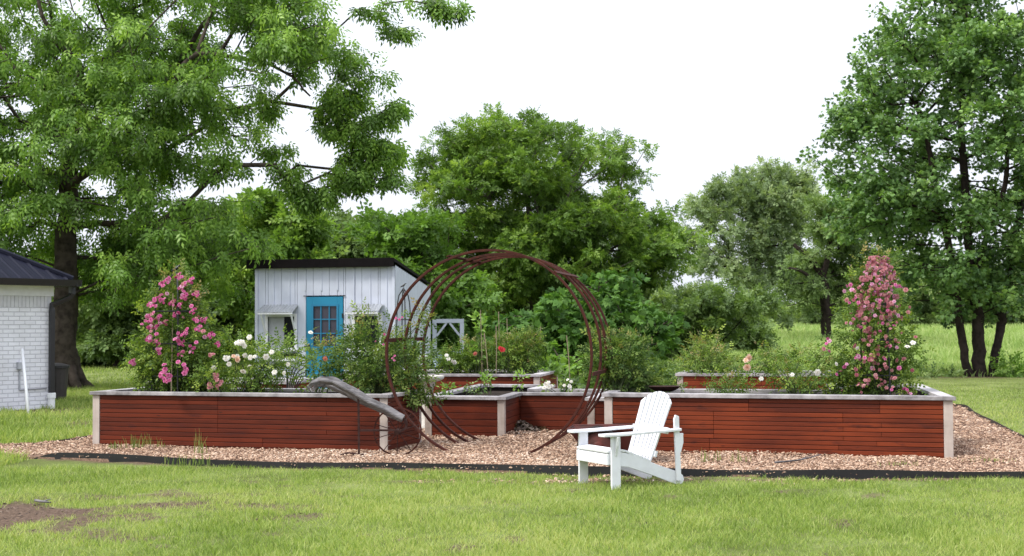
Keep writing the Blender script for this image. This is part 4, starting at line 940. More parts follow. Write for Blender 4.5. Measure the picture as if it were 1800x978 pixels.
def tree(name, label, cat, depth, foot, blobs, ncl, per, clr, leaf, tmpl, lmat, bmat, r_trunk, seed, trunks=None, group=None, dspread=.8, dirmode='out', flat=.6, bf=.3, tvar=.22, centre=None, R=None, r_twig=.010, seg=.7, up=.7, trunk_name='trunk', crown_name='crown', tbias=0, tr_r=None, bough=0, nsub=7, avoid=(), extra=None, bz=.42):
    rng = np.random.default_rng(seed)
    if len(foot) == 2: f = np.array([foot[0], foot[1], float(terrain(foot[0], foot[1]))])
    else: f = np.array(foot, float)
    root = empty(name, f, label, cat, group)
    if bough:
        ns = max(3, ncl // nsub); sc_ = sample_blobs(blobs, depth, ns, rng, dspread, centre, R, avoid); k_ = rng.integers(0, ns, ncl); k_[:ns] = np.arange(ns)
        cc = sc_[k_] + np.clip(rng.normal(0, 1, (ncl, 3)), -1.7, 1.7) * bough * np.array([1, 1, bz]) * (np.arange(ncl) >= ns)[:, None]
    else: cc = sample_blobs(blobs, depth, ncl, rng, dspread, centre, R, avoid)
    if extra: cc = np.concatenate([cc, sample_blobs(extra[0], depth, extra[1], rng, .25)]); ncl = len(cc)
    cc[:, 2] = np.maximum(cc[:, 2], f[2] + clr * .6)
    mean = cc.mean(0)
    if trunks is None:
        t = np.array([f[0] * .4 + mean[0] * .6, f[1] * .4 + mean[1] * .6, f[2] + (mean[2] - f[2]) * .75])
        trunks = [[f - [0, 0, .1], f + (t - f) * .3 + rng.normal(0, .03, 3), f + (t - f) * .65 + rng.normal(0, .05, 3), t]]
    trunks = [[q + (rng.normal(0, .018, 3) * (1 if 1 < i else 0)) for i, q in enumerate(smooth_path(t, 4))] for t in trunks]
    P, par = grow(trunks, cc, rng, seg, bf)
    spec = None
    if tr_r: spec = np.concatenate([np.linspace(a_, b_, len(t)) for (a_, b_), t in zip(tr_r, trunks)])
    V, F, r = limb_mesh(P, par, r_trunk, r_twig, rng, spec=spec)
    if len(V): np_mesh(trunk_name, V, F, M[bmat], root, smooth=True)
    n = ncl * per; ci = np.repeat(np.arange(ncl), per); sz = clr * rng.uniform(.6, 1.25, ncl)
    if extra: sz[-extra[1]:] *= .72
    g = rng.normal(0, 1, (n, 3)); g /= np.linalg.norm(g, axis=1)[:, None]; g *= (rng.random(n) ** .45)[:, None]
    off = g * sz[ci][:, None] * np.array([1, 1, flat]); pos = cc[ci] + off
    outd = off / (sz[ci][:, None]) + .35 * (cc[ci] - mean) / (np.linalg.norm(cc[ci] - mean, axis=1)[:, None] + 1e-6)
    if dirmode == 'hang': Dv = outd * .7 + rng.normal(0, .35, (n, 3)) + np.array([0, 0, -.75])
    elif dirmode == 'up': Dv = outd * .7 + rng.normal(0, .4, (n, 3)) + np.array([0, 0, .45])
    else: Dv = outd * .8 + rng.normal(0, .5, (n, 3)) + np.array([0, 0, -.12])
    ct = np.clip(rng.normal(.48 + tbias, tvar * .8, ncl), 0, 1); t = ct[ci] + rng.normal(0, tvar * .55, n)
    pos[:, 2] = np.maximum(pos[:, 2], terrain(pos[:, 0], pos[:, 1]) + .03)
    V, F, tt = scatter(pos, rng.uniform(.7, 1.2, n) * leaf, Dv, tmpl, np.clip(t, 0, 1), rng, up)
    np_mesh(crown_name, V, F, M[lmat], root, tint=tt)
    return root, cc, P

PEC = T_pinnate(2, .58, .40, .95, .30); TW = T_twig(5, .52, .55); TW4 = T_twig(4, .6, .6); MAP = T_lobed(.52, 5); FIG = T_lobed(.62, 5, 1.25); LF = T_leaf(.5)
ROS = T_pinnate(2, .46, .58, .95, .2); FINE = T_twig(4, .52, .46, .85)

# big pecan at the left -----------------------------------------------------
tb1 = at_ground(114, 686); tb1[1] = 32.2
dp = lambda px, py, y: at_depth(px, py, y)
pec = [(60, 60, 170, 110), (250, 50, 150, 90), (400, 40, 110, 70), (500, 30, 60, 50), (530, 95, 75, 55), (570, 125, 50, 45), 
       (80, 210, 160, 110), (250, 190, 130, 100), (360, 170, 70, 70, .8), (150, 340, 170, 95), (315, 310, 110, 90), (345, 415, 100, 75), (60, 420, 95, 60), (235, 455, 80, 55), (40, 470, 40, 26), (410, 460, 38, 60), (300, 470, 90, 40), (20, 330, 80, 80), (-120, 120, 150, 150), (-130, 320, 110, 120), (200, -70, 230, 70), (450, -60, 120, 60)]
pec_arm = [(590, 185, 34, 46, .8), (640, 230, 42, 40, .8), (668, 280, 38, 42, .8), (615, 300, 42, 32, .9), (550, 335, 38, 22, .9), (692, 195, 18, 18, .8), (692, 318, 18, 16, .8), (470, 215, 14, 60, .35), (500, 290, 22, 40, .5), (520, 330, 30, 16, .6),
           (636, 20, 18, 7, 1.2), (664, 22, 10, 10, 1.5), (690, 46, 20, 8, 1.2), (712, 52, 8, 6, 1.2), (690, 6, 22, 6, 1.2), (724, 6, 14, 6, 1.2), (762, 2, 24, 7, 1.2), (776, 18, 10, 8, 1.5), (812, 10, 12, 10, 1.2), (800, 26, 8, 6, 1.5)]
tr1 = [[tb1 - [0, 0, .15], tb1 + [.0, 0, .35], dp(113, 600, 32.2), dp(116, 500, 32.2), dp(118, 400, 32.2), dp(122, 300, 32.2), dp(135, 190, 32.0), dp(150, 140, 31.8)],
       [dp(122, 290, 32.1), dp(145, 140, 31.6), dp(112, 90, 31.2), dp(80, 40, 31.0), dp(60, -20, 31)],
       [dp(123, 280, 32.3), dp(175, 210, 33), dp(235, 150, 33.2), dp(305, 125, 33.2), dp(330, 85, 33), dp(365, 30, 33), dp(390, -30, 33)],
       [dp(120, 330, 32), dp(200, 260, 31), dp(300, 150, 30.6), dp(345, 95, 30.6), dp(430, 105, 30.5), dp(500, 125, 30.5), dp(545, 170, 30.5)]]
tree('pecan_tree', 'huge spreading pecan tree with a thick dark trunk behind the brick house', 'tree', 32, tb1, pec, 1450, 25, .34, .23, PEC, 'lf_pecan', 'bark', .20, 301, tr1, tr_r=[(.36, .15), (.12, .03), (.14, .03), (.09, .02)], dirmode='hang', flat=.55, bough=.55, nsub=5, extra=(pec_arm, 170), avoid=[(78, 150, 360, 700), (300, 400, 30, 130), (70, 135, 30, 150), (560, 600, -10, 70)], dspread=.5, centre=(230, 200), R=430, bf=.22, r_twig=.009, tvar=.26)
mb = MB()
# root flare of the pecan
for k in range(7):
    a = 2 * math.pi * k / 7 + .2; d = np.array([math.cos(a), math.sin(a), 0])
    mb.tube([tb1 + d * .22 + Zv * .55, tb1 + d * .40 + Zv * .16, tb1 + d * .75 + Zv * -.04], [.14, .13, .05], n=7)
o = mb.build('root_flare', M['bark'], bpy.data.objects['pecan_tree'], smooth=True)

# centre elm ----------------------------------------------------------------
f2 = at_depth(945, 640, 46); f2[2] = 0
elm = [(920, 262, 100, 52), (835, 285, 58, 48), (1000, 275, 62, 44), (1055, 290, 38, 36), (795, 325, 48, 40), (880, 340, 130, 65), (1010, 355, 90, 65), (1075, 395, 70, 50), (1145, 405, 45, 38), (1180, 400, 22, 20), (785, 395, 45, 42), (765, 445, 45, 42), (850, 440, 110, 68), (960, 445, 110, 68), (1070, 455, 85, 48), (1130, 465, 55, 36), (840, 530, 90, 55), (960, 525, 85, 55), (1060, 520, 70, 45), (760, 510, 45, 50)]
tr2 = [[f2 - [0, 0, .1], dp(944, 590, 46), dp(942, 520, 46), dp(938, 450, 46), dp(930, 370, 46), dp(922, 300, 46)],
       [dp(943, 540, 46), dp(960, 450, 45.3), dp(985, 380, 45), dp(1010, 310, 45)], [dp(943, 545, 46), dp(905, 460, 45.2), dp(870, 380, 45), dp(850, 310, 45)], [dp(944, 560, 46), dp(1010, 480, 45.5), dp(1090, 430, 45.5)]]
tree('elm_tree', 'rounded bright green tree behind the round arch, alone against the sky', 'tree', 46, f2, elm, 1250, 38, .34, .22, TW, 'lf_elm', 'bark_pale', .24, 302, tr2, tr_r=[(.26, .06), (.13, .04), (.13, .04), (.13, .04)], dirmode='out', bough=.5, bz=.6, nsub=4, flat=.6, dspread=.75, centre=(945, 400), R=230, tvar=.24, r_twig=.011)

# maple at the right ----------------------------------------------------------
f4 = at_ground(1722, 664)
map_ = [(1690, 45, 90, 50), (1600, 75, 58, 48), (1765, 55, 60, 60), (1555, 130, 52, 45), (1640, 130, 80, 60), (1735, 140, 70, 60), (1512, 190, 45, 36), (1488, 265, 42, 40), (1570, 225, 80, 60), (1660, 200, 50, 40, .7), (1740, 215, 60, 40), (1800, 190, 60, 110), (1500, 335, 50, 42), (1590, 320, 80, 55), (1700, 305, 60, 40, .8), (1785, 290, 50, 40, .7), (1560, 390, 75, 36), (1660, 375, 90, 45), (1740, 370, 55, 36), (1500, 395, 28, 16), (1690, 450, 95, 42), (1790, 425, 50, 50), (1640, 490, 65, 40), (1730, 500, 90, 42), (1600, 445, 50, 30), (1690, 520, 40, 18), (1780, 515, 50, 28), (1880, 120, 90, 130), (1890, 330, 80, 110), (1850, 470, 60, 50), (1700, -30, 120, 40)]
tr4 = [[f4 - [0, 0, .15], dp(1721, 600, 36.7), dp(1714, 540, 36.7), dp(1705, 470, 36.7), dp(1700, 380, 36.7), dp(1690, 250, 36.7), dp(1690, 120, 36.7)],
       [f4 + [-.30, -.05, -.1], dp(1697, 630, 36.6), dp(1686, 570, 36.4), dp(1678, 500, 36.2), dp(1665, 420, 36), dp(1640, 300, 36), dp(1610, 180, 36)],
       [f4 + [.30, -.05, -.1], dp(1747, 635, 36.8), dp(1759, 580, 37), dp(1764, 540, 37.2), dp(1780, 440, 37.5), dp(1800, 330, 37.5), dp(1815, 200, 37.5)],
       [dp(1708, 500, 36.7), dp(1740, 400, 36.2), dp(1770, 300, 36), dp(1765, 180, 36)]]
tree('maple_tree', 'tall dark green tree with three dark trunks from one base, at right', 'tree', 37, f4, map_, 1750, 40, .30, .11, MAP, 'lf_maple', 'bark_dark', .14, 303, tr4, tr_r=[(.185, .05), (.125, .05), (.11, .05), (.07, .04)], dirmode='out', bough=.40, bz=.75, nsub=4, flat=.72, dspread=.6, centre=(1690, 270), R=280, tvar=.26, bf=.25, r_twig=.010)

# oak beyond the meadow edge -------------------------------------------------
f3 = np.array([*at_depth(1325, 575, 82)[:2], 0]); f3[2] = float(terrain(f3[0], f3[1]))
oak = [(1310, 325, 60, 28), (1250, 352, 38, 26), (1370, 325, 42, 26), (1395, 365, 45, 36), (1330, 375, 70, 36), (1250, 400, 45, 26), (1290, 430, 65, 36), (1360, 430, 45, 40, .7), (1240, 455, 50, 30), (1300, 485, 60, 36), (1240, 505, 50, 34), (1380, 490, 40, 36), (1340, 530, 60, 30), (1440, 385, 40, 30, .8)]
tr3 = [[f3 - [0, 0, .2], dp(1325, 530, 82), dp(1322, 470, 82), dp(1325, 400, 82), dp(1330, 340, 82)], [dp(1324, 500, 82), dp(1290, 460, 80), dp(1250, 450, 79)], [dp(1323, 480, 82), dp(1350, 420, 81), dp(1375, 370, 81)]]
tree('oak_tree', 'broad grey green oak with open crown standing across the meadow', 'tree', 82, f3, oak, 360, 42, .56, .30, TW4, 'lf_oak', 'bark_dark', .28, 304, tr3, tr_r=[(.30, .07), (.13, .04), (.13, .04)], dirmode='out', bough=.75, bz=.8, nsub=4, dspread=.7, centre=(1320, 420), R=150, r_twig=.022, seg=1.5, flat=.75)
f3b = np.array([*at_depth(1452, 585, 70)[:2], 0]); f3b[2] = float(terrain(f3b[0], f3b[1]))
tr3b = [[f3b - [0, 0, .2], dp(1452, 540, 70), dp(1446, 490, 70), dp(1425, 455, 70), dp(1395, 430, 70)], [dp(1446, 490, 70), dp(1460, 430, 70), dp(1470, 390, 70)], [dp(1450, 520, 70), dp(1410, 478, 69), dp(1370, 472, 69)]]
tree('oak_tree', 'dark limbed tree leaning left between the oak and the three trunk tree', 'tree', 70, f3b, [(1470, 375, 40, 34), (1440, 420, 40, 30, .6), (1490, 440, 45, 44), (1465, 500, 50, 40), (1500, 530, 50, 34), (1425, 520, 30, 24, .7), (1390, 445, 26, 20, .5)], 130, 50, .52, .28, TW4, 'lf_far', 'bark_dark', .26, 305, tr3b, tr_r=[(.28, .10), (.11, .04), (.12, .04)], dspread=.7, r_twig=.022, seg=1.4, bough=.7, bz=.8)

# shrubs and woods behind -----------------------------------------------------
def back(label, depth, px, pbase, blobs, ncl, per, clr, leaf, mat, seed, rt=.15, name='background_tree', cat='tree', group='trees and shrubs behind the garden', tm=TW4, tb=0, bark='bark', bg_=.5):
    f = at_depth(px, pbase, depth); f[2] = float(terrain(f[0], f[1]))
    return tree(name, label, cat, depth, f, blobs, ncl, per, clr, leaf, tm, mat, bark, rt, seed, group=group, dspread=.8, r_twig=.012 * max(1, depth / 45), seg=1.2, tbias=tb, bough=bg_)
back('large rounded light green shrub on the lawn right of the pecan trunk', 50, 205, 630, [(180, 585, 52, 42), (245, 570, 55, 52), (300, 545, 55, 60), (205, 545, 45, 38), (150, 600, 24, 28)], 300, 45, .42, .30, 'lf_shrub', 311, name='shrub', cat='shrub')
back('dark leafy tree behind the pink rose tower, left of the shed', 56, 380, 630, [(385, 450, 70, 80), (350, 560, 70, 68), (420, 560, 60, 70), (390, 370, 50, 50), (300, 480, 50, 50)], 340, 40, .55, .36, 'lf_far', 312, tb=-.22)
back('leafy tree rising above the left end of the shed roof', 52, 475, 630, [(490, 425, 60, 50), (455, 370, 45, 50), (470, 520, 60, 90), (530, 440, 40, 45)], 240, 42, .50, .34, 'lf_elm', 313, tb=.05)
back('round dark green tree behind the middle of the shed roof', 66, 620, 620, [(600, 420, 48, 38), (650, 412, 48, 34), (625, 470, 75, 60), (690, 450, 26, 34), (560, 430, 28, 30)], 260, 40, .6, .40, 'lf_far', 314, tb=.0)
back('small pale green tree between the shed and the rounded tree', 40, 757, 635, [(735, 440, 34, 40, .7), (760, 500, 40, 45), (785, 560, 45, 60), (720, 490, 30, 50), (700, 405, 22, 14, .7), (820, 600, 36, 30)], 240, 40, .36, .25, 'lf_bright', 315, rt=.08, tb=-.28)
back('low spreading tree with drooping boughs and a dark bent trunk mid field', 44, 1268, 632, [(1175, 562, 45, 36), (1235, 545, 56, 34), (1300, 542, 44, 24), (1335, 556, 20, 14), (1145, 605, 34, 30), (1185, 592, 30, 18)], 270, 42, .30, .20, 'lf_shrub', 316, rt=.14, tb=-.05, bark='bark_dark', name='spreading_tree')
back('round bush in the meadow, right of the low spreading tree', 60, 1330, 600, [(1322, 578, 22, 22), (1300, 582, 14, 16)], 60, 40, .45, .30, 'lf_far', 317, name='shrub', cat='shrub', rt=.06)
rg = np.random.default_rng(77)
_lab = ['dark wood tree at the far left behind the pecan and the house', 'wood tree standing right beside the pecan trunk, far back', 'tree in the wood behind the light green shrub', 'wood tree behind the pink rose tower, far back', 'far tree hidden behind the left half of the shed', 'far tree hidden behind the right half of the shed', 'far tree peeping between the shed and the rounded tree', 'far tree behind the left of the round arch', 'far tree behind the middle of the round arch', 'far tree behind the right of the round arch', 'hazy far tree just left of the grey green oak', 'hazy far tree below the grey green oak', 'far wood tree below the dark leaning limb', 'far wood tree just left of the right rose tower', 'far wood tree behind the top of the right rose tower', 'far wood tree between the rose tower and the three trunks', 'far wood tree directly behind the three dark trunks', 'far wood tree at the right edge beyond the meadow']
_rows = [(20, 92, 430, 600), (120, 88, 440, 610), (215, 90, 430, 612), (330, 84, 420, 612), (450, 90, 440, 612), (560, 92, 450, 610), (680, 90, 440, 608), (790, 95, 480, 604), (900, 98, 490, 602), (1020, 96, 480, 602), (1130, 120, 500, 585), (1240, 135, 530, 580), (1400, 132, 540, 576), (1490, 120, 480, 574), (1570, 118, 440, 572), (1650, 122, 445, 571), (1735, 118, 450, 570), (1825, 120, 440, 569)]
for (px, dpt, top, bot), lb in zip(_rows, _lab):
    hh = bot - top; wdt = 62
    bl = [(px + rg.uniform(-35, 35), top + hh * f + rg.uniform(-8, 8), wdt * rg.uniform(.55, .85), hh * .2) for f in (.2, .35, .5, .68, .85, .92)]
    if px < 150: bl = [(b[0], b[1] + 12, b[2], b[3]) for b in bl]
    back(lb, dpt, px, bot, bl, 170, 52, .9, .42, 'lf_far', 330 + int(px), rt=.3, name='woodland_tree', group='far trees at the edge of the wood', tb=rg.uniform(-.15, .2), tm=TW4, bg_=1.3)

# fig --------------------------------------------------------------------------
back('dense dark fig bush with big lobed leaves behind the right side of the arch', 29, 1030, 655, [(985, 555, 55, 36), (1040, 545, 55, 36), (1095, 575, 42, 42), (955, 590, 34, 34), (1020, 600, 70, 44), (1090, 620, 46, 34), (1000, 530, 26, 16)], 330, 20, .26, .16, 'lf_fig', 318, rt=.05, name='fig_bush', cat='bush', group='fig bushes', tm=FIG)
back('small bright green fig sapling at the foot of the dark fig bush', 25.5, 1005, 670, [(1008, 648, 32, 18), (965, 645, 22, 14), (985, 668, 26, 14), (1000, 635, 20, 10)], 60, 14, .14, .12, 'lf_bright', 319, rt=.02, name='fig_bush', cat='bush', group='fig bushes', tm=FIG)

# ------------------------------------------------------------------ flowers
def bloom_mesh(name, mat, rows, seed, sq=.62):
    rng = np.random.default_rng(seed); mb = MB()
    for k, (rad, tilt, cnt, hgt) in enumerate(rows):
        for i in range(cnt):
            a = 2 * math.pi * i / cnt + k * .6 + rng.normal(0, .12); d = np.array([math.cos(a), math.sin(a), 0]); s_ = np.array([-d[1], d[0], 0])
            wd = rad * 2.4 / cnt * 1.25; tl = tilt + rng.normal(0, .12)
            b = d * rad * .12 + Zv * hgt; m_ = b + d * rad * .55 * math.sin(tl) + Zv * rad * .55 * math.cos(tl); t = m_ + d * rad * .5 * math.sin(tl + .5) + Zv * rad * .5 * math.cos(tl + .5)
            mb.add([b - s_ * wd * .35, b + s_ * wd * .35, m_ + s_ * wd - d * rad * .08, m_ - s_ * wd - d * rad * .08, t + s_ * wd * .6, t - s_ * wd * .6], [(0, 1, 2, 3), (3, 2, 4, 5)], float(np.clip(rng.normal(.78 - .12 * k, .16), 0, 1)))
    V = np.array(mb.v); V = V / np.abs(V).max(); me = bpy.data.meshes.new(name); me.from_pydata([tuple(v) for v in V], [], mb.f)
    a = me.attributes.new('tint', 'FLOAT', 'FACE'); a.data.foreach_set('value', np.array(mb.t, np.float32)); me.materials.append(mat); me.update(); return me
ROWS = [(1, 1.25, 6, 0), (.85, .85, 6, .05), (.65, .5, 5, .1), (.42, .25, 4, .14)]
M['mauve'] = foliage('mauve_petal', (.42, .13, .30), (.62, .28, .44), (.76, .50, .60), .3, .6, .2, tmul=(1.05, 1.0, 1.0))
BM = {k: [bloom_mesh('bloom', M[k], ROWS, 500 + i) for i in range(3)] for k in ('pink', 'mauve', 'dusty', 'white_petal', 'peach', 'coral', 'red')}
def add_blooms(root, pts, kind, size, seed, face=(0, -1, .35), name='bloom'):
    rng = np.random.default_rng(seed); b = base_of(root)
    for p in pts:
        o = bpy.data.objects.new(name, BM[kind][int(rng.integers(3))]); COL.objects.link(o); o.parent = root
        o.location = tuple(np.array(p) - b); d = Vector(np.array(face) + rng.normal(0, .45, 3)); o.rotation_euler = d.to_track_quat('Z', 'Y').to_euler()
        s = size * rng.uniform(.75, 1.25); o.scale = (s, s, s * .9); reg(o, b)
def bloom_mass(root, pts, kind, size, seed, name='flower_clusters'):
    rng = np.random.default_rng(seed); V, F, t = [], [], []; n = 0
    for p in pts:
        me = BM[kind][int(rng.integers(3))]; v = np.array([q.co for q in me.vertices]) * size * rng.uniform(.6, 1.2)
        d = Vector(np.array((0, -1, .35)) + rng.normal(0, .7, 3)); R_ = np.array(d.to_track_quat('Z', 'Y').to_matrix()); V.append(v @ R_.T + np.array(p))
        f = np.array([list(q.vertices) for q in me.polygons]); F.append(f + n); n += len(v); t.append(np.clip(rng.normal(.5, .22) + rng.normal(0, .1, len(f)), 0, 1))
    o = np_mesh(name, np.concatenate(V), np.concatenate(F), M[kind], root, tint=np.concatenate(t)); o['kind'] = 'stuff'; return o

def bush(name, label, cat, depth, foot, blobs, n_leaf, leaf, tmpl, lmat, seed, nst=14, group=None, dspread=.8, smat='cane', young=0, up=.5, clr=.13, per=9, extra_stems=None, R=None, centre=None, rst=.006, tvar=.24):
    rng = np.random.default_rng(seed); root = empty(name, foot, label, cat, group); foot = np.array(foot, float)
    ncl = max(6, n_leaf // per); cc = sample_blobs(blobs, depth, ncl, rng, dspread, centre, R); cc[:, 2] = np.maximum(cc[:, 2], foot[2] + .04)
    mb = MB(); top = cc[rng.permutation(ncl)[:max(nst, ncl // 3)]]
    for p in top:
        b = foot + np.array([rng.normal(0, .05), rng.normal(0, .05), -.02]); m_ = b * .55 + p * .45 + np.array([0, 0, .12 * np.linalg.norm(p - b)]); mb.tube(smooth_path([b, m_, p], 4), list(np.linspace(rst * 1.4, rst * .45, 9)), n=4)
    mb.build('stems', M[smat], root)
    n = ncl * per; ci = np.repeat(np.arange(ncl), per); off = rng.normal(0, .5, (n, 3)) * clr * np.array([1, 1, .8]); pos = cc[ci] + off; mean = cc.mean(0)
    Dv = off / clr + .5 * (pos - mean) / (np.linalg.norm(pos - mean, axis=1)[:, None] + 1e-6) + rng.normal(0, .45, (n, 3)) + np.array([0, 0, .1])
    pos[:, 2] = np.maximum(pos[:, 2], foot[2] + .01); ct = np.clip(rng.normal(.45, tvar, ncl), 0, 1)
    V, F, tt = scatter(pos, rng.uniform(.65, 1.2, n) * leaf, Dv, tmpl, np.clip(ct[ci] + rng.normal(0, .14, n), 0, 1), rng, up)
    np_mesh('foliage', V, F, M[lmat], root, tint=tt)
    if young:
        zc = np.argsort(-(cc[:, 2] + rng.normal(0, .12, ncl)))[:max(3, int(ncl * young))]; ci = np.repeat(zc, 7); n = len(ci); pos = cc[ci] + rng.normal(0, .05, (n, 3)) + np.array([0, 0, .06])
        V, F, tt = scatter(pos, rng.uniform(.6, 1.1, n) * leaf, rng.normal(0, .6, (n, 3)) + np.array([0, 0, .6]), tmpl, rng.random(n), rng, up); np_mesh('young_foliage', V, F, M['lf_young'], root, tint=tt)
    return root, cc
def front_pts(pxs, depth, jit, seed):
    rng = np.random.default_rng(seed); return [at_depth(px, py, depth + rng.uniform(-jit, jit)) for px, py in pxs]
z5 = lambda L: [(220 + x / 4.075, 460 + y / 4.075) for x, y in L]

# pink rose tower, left bed
LF_ = np.array([LC[0], LC[1], .55])
lb_ = [(312, 500, 22, 18, .7), (300, 530, 34, 22, .75), (335, 540, 24, 26, .6), (280, 555, 24, 30, .7), (290, 590, 42, 30, .8), (335, 590, 34, 30, .8), (365, 595, 18, 16, .5), (300, 640, 60, 34, 1.1), (350, 650, 36, 32), (265, 640, 38, 28, 1.2), (255, 610, 20, 14, .7), (310, 672, 62, 16, 1.5), (370, 670, 24, 18)]
rt_, _c = bush('rose_tower', 'tall pink climbing rose on a metal obelisk in the left bed', 'rose', 16.95, LF_, lb_, 3000, .10, ROS, 'lf_rose', 401, 26, 'roses in the raised beds', .55, young=.10, R=75, centre=(310, 600))
L1 = [(265, 150), (252, 160), (300, 130), (312, 140), (380, 100), (405, 110), (470, 130), (485, 120), (405, 180), (412, 165), (430, 155), (420, 215), (425, 245), (410, 240), (510, 225), (520, 235), (245, 250), (210, 270), (185, 300), (170, 320), (198, 290), (220, 320), (270, 275), (300, 230), (340, 290), (325, 300), (390, 310), (350, 370), (370, 375), (415, 400), (485, 350), (475, 320), (175, 385), (160, 390), (190, 380), (145, 425), (185, 420), (120, 450), (185, 460), (185, 500), (220, 465), (235, 460), (235, 400), (250, 440), (287, 427), (225, 520), (165, 545), (180, 560), (175, 550), (215, 565), (225, 572), (245, 585), (240, 635), (230, 625), (510, 405), (545, 410), (570, 415), (550, 425), (525, 475), (560, 500), (605, 525), (635, 525), (665, 580), (570, 540), (430, 495), (440, 510), (425, 515), (380, 515), (375, 545), (430, 565), (405, 580), (465, 605), (480, 630), (465, 650), (400, 655), (510, 580), (55, 710)]
L2 = [(280, 740), (285, 775), (265, 800), (290, 800), (255, 815), (260, 830), (310, 815), (285, 850), (300, 860), (315, 850), (275, 835), (325, 820), (420, 740), (430, 765), (425, 800), (445, 775), (380, 720)]
_p1 = front_pts(z5(L1), 16.55, .18, 1); add_blooms(rt_, [p for i, p in enumerate(_p1) if i % 5 < 3], 'pink', .024, 2); add_blooms(rt_, [p for i, p in enumerate(_p1) if i % 5 == 3], 'mauve', .025, 102); add_blooms(rt_, [p for i, p in enumerate(_p1) if i % 5 == 4], 'dusty', .025, 103)
add_blooms(rt_, front_pts(z5(L2), 16.25, .08, 3), 'pink', .030, 4)
bloom_mass(rt_, front_pts(z5([(x + dx, y + dy) for x, y in L1[::2] for dx, dy in ((-18, 12), (14, -10), (6, 22))]), 16.6, .2, 5), 'pink', .026, 6)
# faded mauve low rose next to it
rt_, _c = bush('rose_bush', 'low rose with faded mauve blooms at the foot of the left pink tower', 'rose', 16.4, at_depth(378, 690, 16.4) * [1, 1, 0] + [0, 0, .58], [(380, 672, 26, 16), (365, 660, 16, 14)], 170, .08, ROS, 'lf_rose', 402, 8, 'roses in the raised beds')
add_blooms(rt_, front_pts(z5([(605, 880), (620, 900), (600, 905), (660, 850), (680, 880), (690, 860), (670, 910), (640, 810), (655, 815), (660, 890), (645, 835), (610, 670), (630, 665)]), 16.25, .06, 7), 'dusty', .028, 8)
# white rose
rt_, _c = bush('rose_bush', 'bushy white rose with round cream blooms in the middle of the left bed', 'rose', 16.7, at_depth(435, 690, 16.6) * [1, 1, 0] + [0, 0, .58], [(440, 640, 50, 36, 1.2), (415, 612, 26, 22), (480, 640, 34, 34), (410, 600, 8, 16, .5), (500, 615, 26, 18, .5), (455, 668, 34, 18), (520, 605, 20, 22, .22), (546, 560, 7, 26, .14), (400, 655, 18, 26)], 1150, .085, ROS, 'lf_rose', 403, 18, 'roses in the raised beds', .6, R=75, centre=(445, 640))
add_blooms(rt_, front_pts(z5([(890, 543), (800, 585), (820, 580), (838, 582), (855, 605), (858, 672), (803, 680), (740, 690), (722, 694), (897, 688), (928, 682), (1010, 682), (845, 785), (1167, 737), (635, 762), (745, 735), (1070, 795), (1140, 800), (1050, 650), (890, 750)]), 16.3, .1, 9), 'white_petal', .036, 10)
add_blooms(rt_, front_pts([(411, 627), (418, 632)], 16.3, .05, 11), 'peach', .035, 12)
rt_, _c = bush('rose_bush', 'loose rose with one coral bloom in front of the teal door', 'rose', 16.5, at_depth(560, 690, 16.5) * [1, 1, 0] + [0, 0, .58], [(575, 640, 34, 24), (560, 615, 22, 24, .5), (590, 610, 10, 30, .35), (545, 600, 8, 24, .2), (560, 665, 36, 16)], 330, .085, ROS, 'lf_rose', 404, 12, 'roses in the raised beds', young=.15)
add_blooms(rt_, front_pts([(572, 631)], 16.2, .02, 13), 'coral', .032, 14); add_blooms(rt_, front_pts([(546, 585)], 16.2, .02, 15), 'white_petal', .03, 16)
# fine leaved climber at the right end of the left bed, over the arch foot
rt_, _c = bush('climbing_rose', 'fine leaved climbing rose growing over the left foot of the rusty arch', 'rose', 16.35, at_depth(660, 690, 16.3) * [1, 1, 0] + [0, 0, .58], [(650, 610, 44, 40), (625, 640, 40, 40), (690, 640, 46, 42), (660, 670, 60, 22, 1.3), (715, 660, 34, 34, 1.2), (635, 575, 14, 24, .2), (612, 605, 16, 30, .25), (700, 605, 30, 22, .3), (738, 640, 22, 26, .5), (742, 575, 10, 40, .16), (728, 700, 22, 30, 1.1), (745, 715, 14, 14, .7), (750, 690, 20, 14, .4), (756, 610, 12, 14, .12), (695, 568, 18, 12, .3)], 1750, .095, FINE, 'lf_fine', 405, 30, 'roses in the raised beds', .55, R=90, centre=(680, 640), clr=.11, young=.06)
add_blooms(rt_, front_pts([(676, 588), (674, 606), (694, 626), (693, 634), (702, 562), (707, 558), (696, 560), (690, 630), (660, 600)], 15.9, .1, 17), 'pink', .015, 18)
# right hand climber by the arch
rt_, _c = bush('climbing_rose', 'dusky fine leaved shrub growing at the right foot of the rusty arch', 'rose', 16.5, at_depth(1085, 690, 16.2) * [1, 1, 0] + [0, 0, .58], [(1075, 640, 36, 36), (1105, 660, 44, 28, 1.2), (1050, 615, 16, 24, .5), (1135, 680, 34, 14), (1085, 605, 30, 18, .5), (1040, 640, 10, 20, .4), (1120, 625, 26, 26, .6), (1175, 685, 24, 10)], 1500, .095, FINE, 'lf_fine', 406, 24, 'roses in the raised beds', .5, R=75, centre=(1090, 650), clr=.11, young=.05)
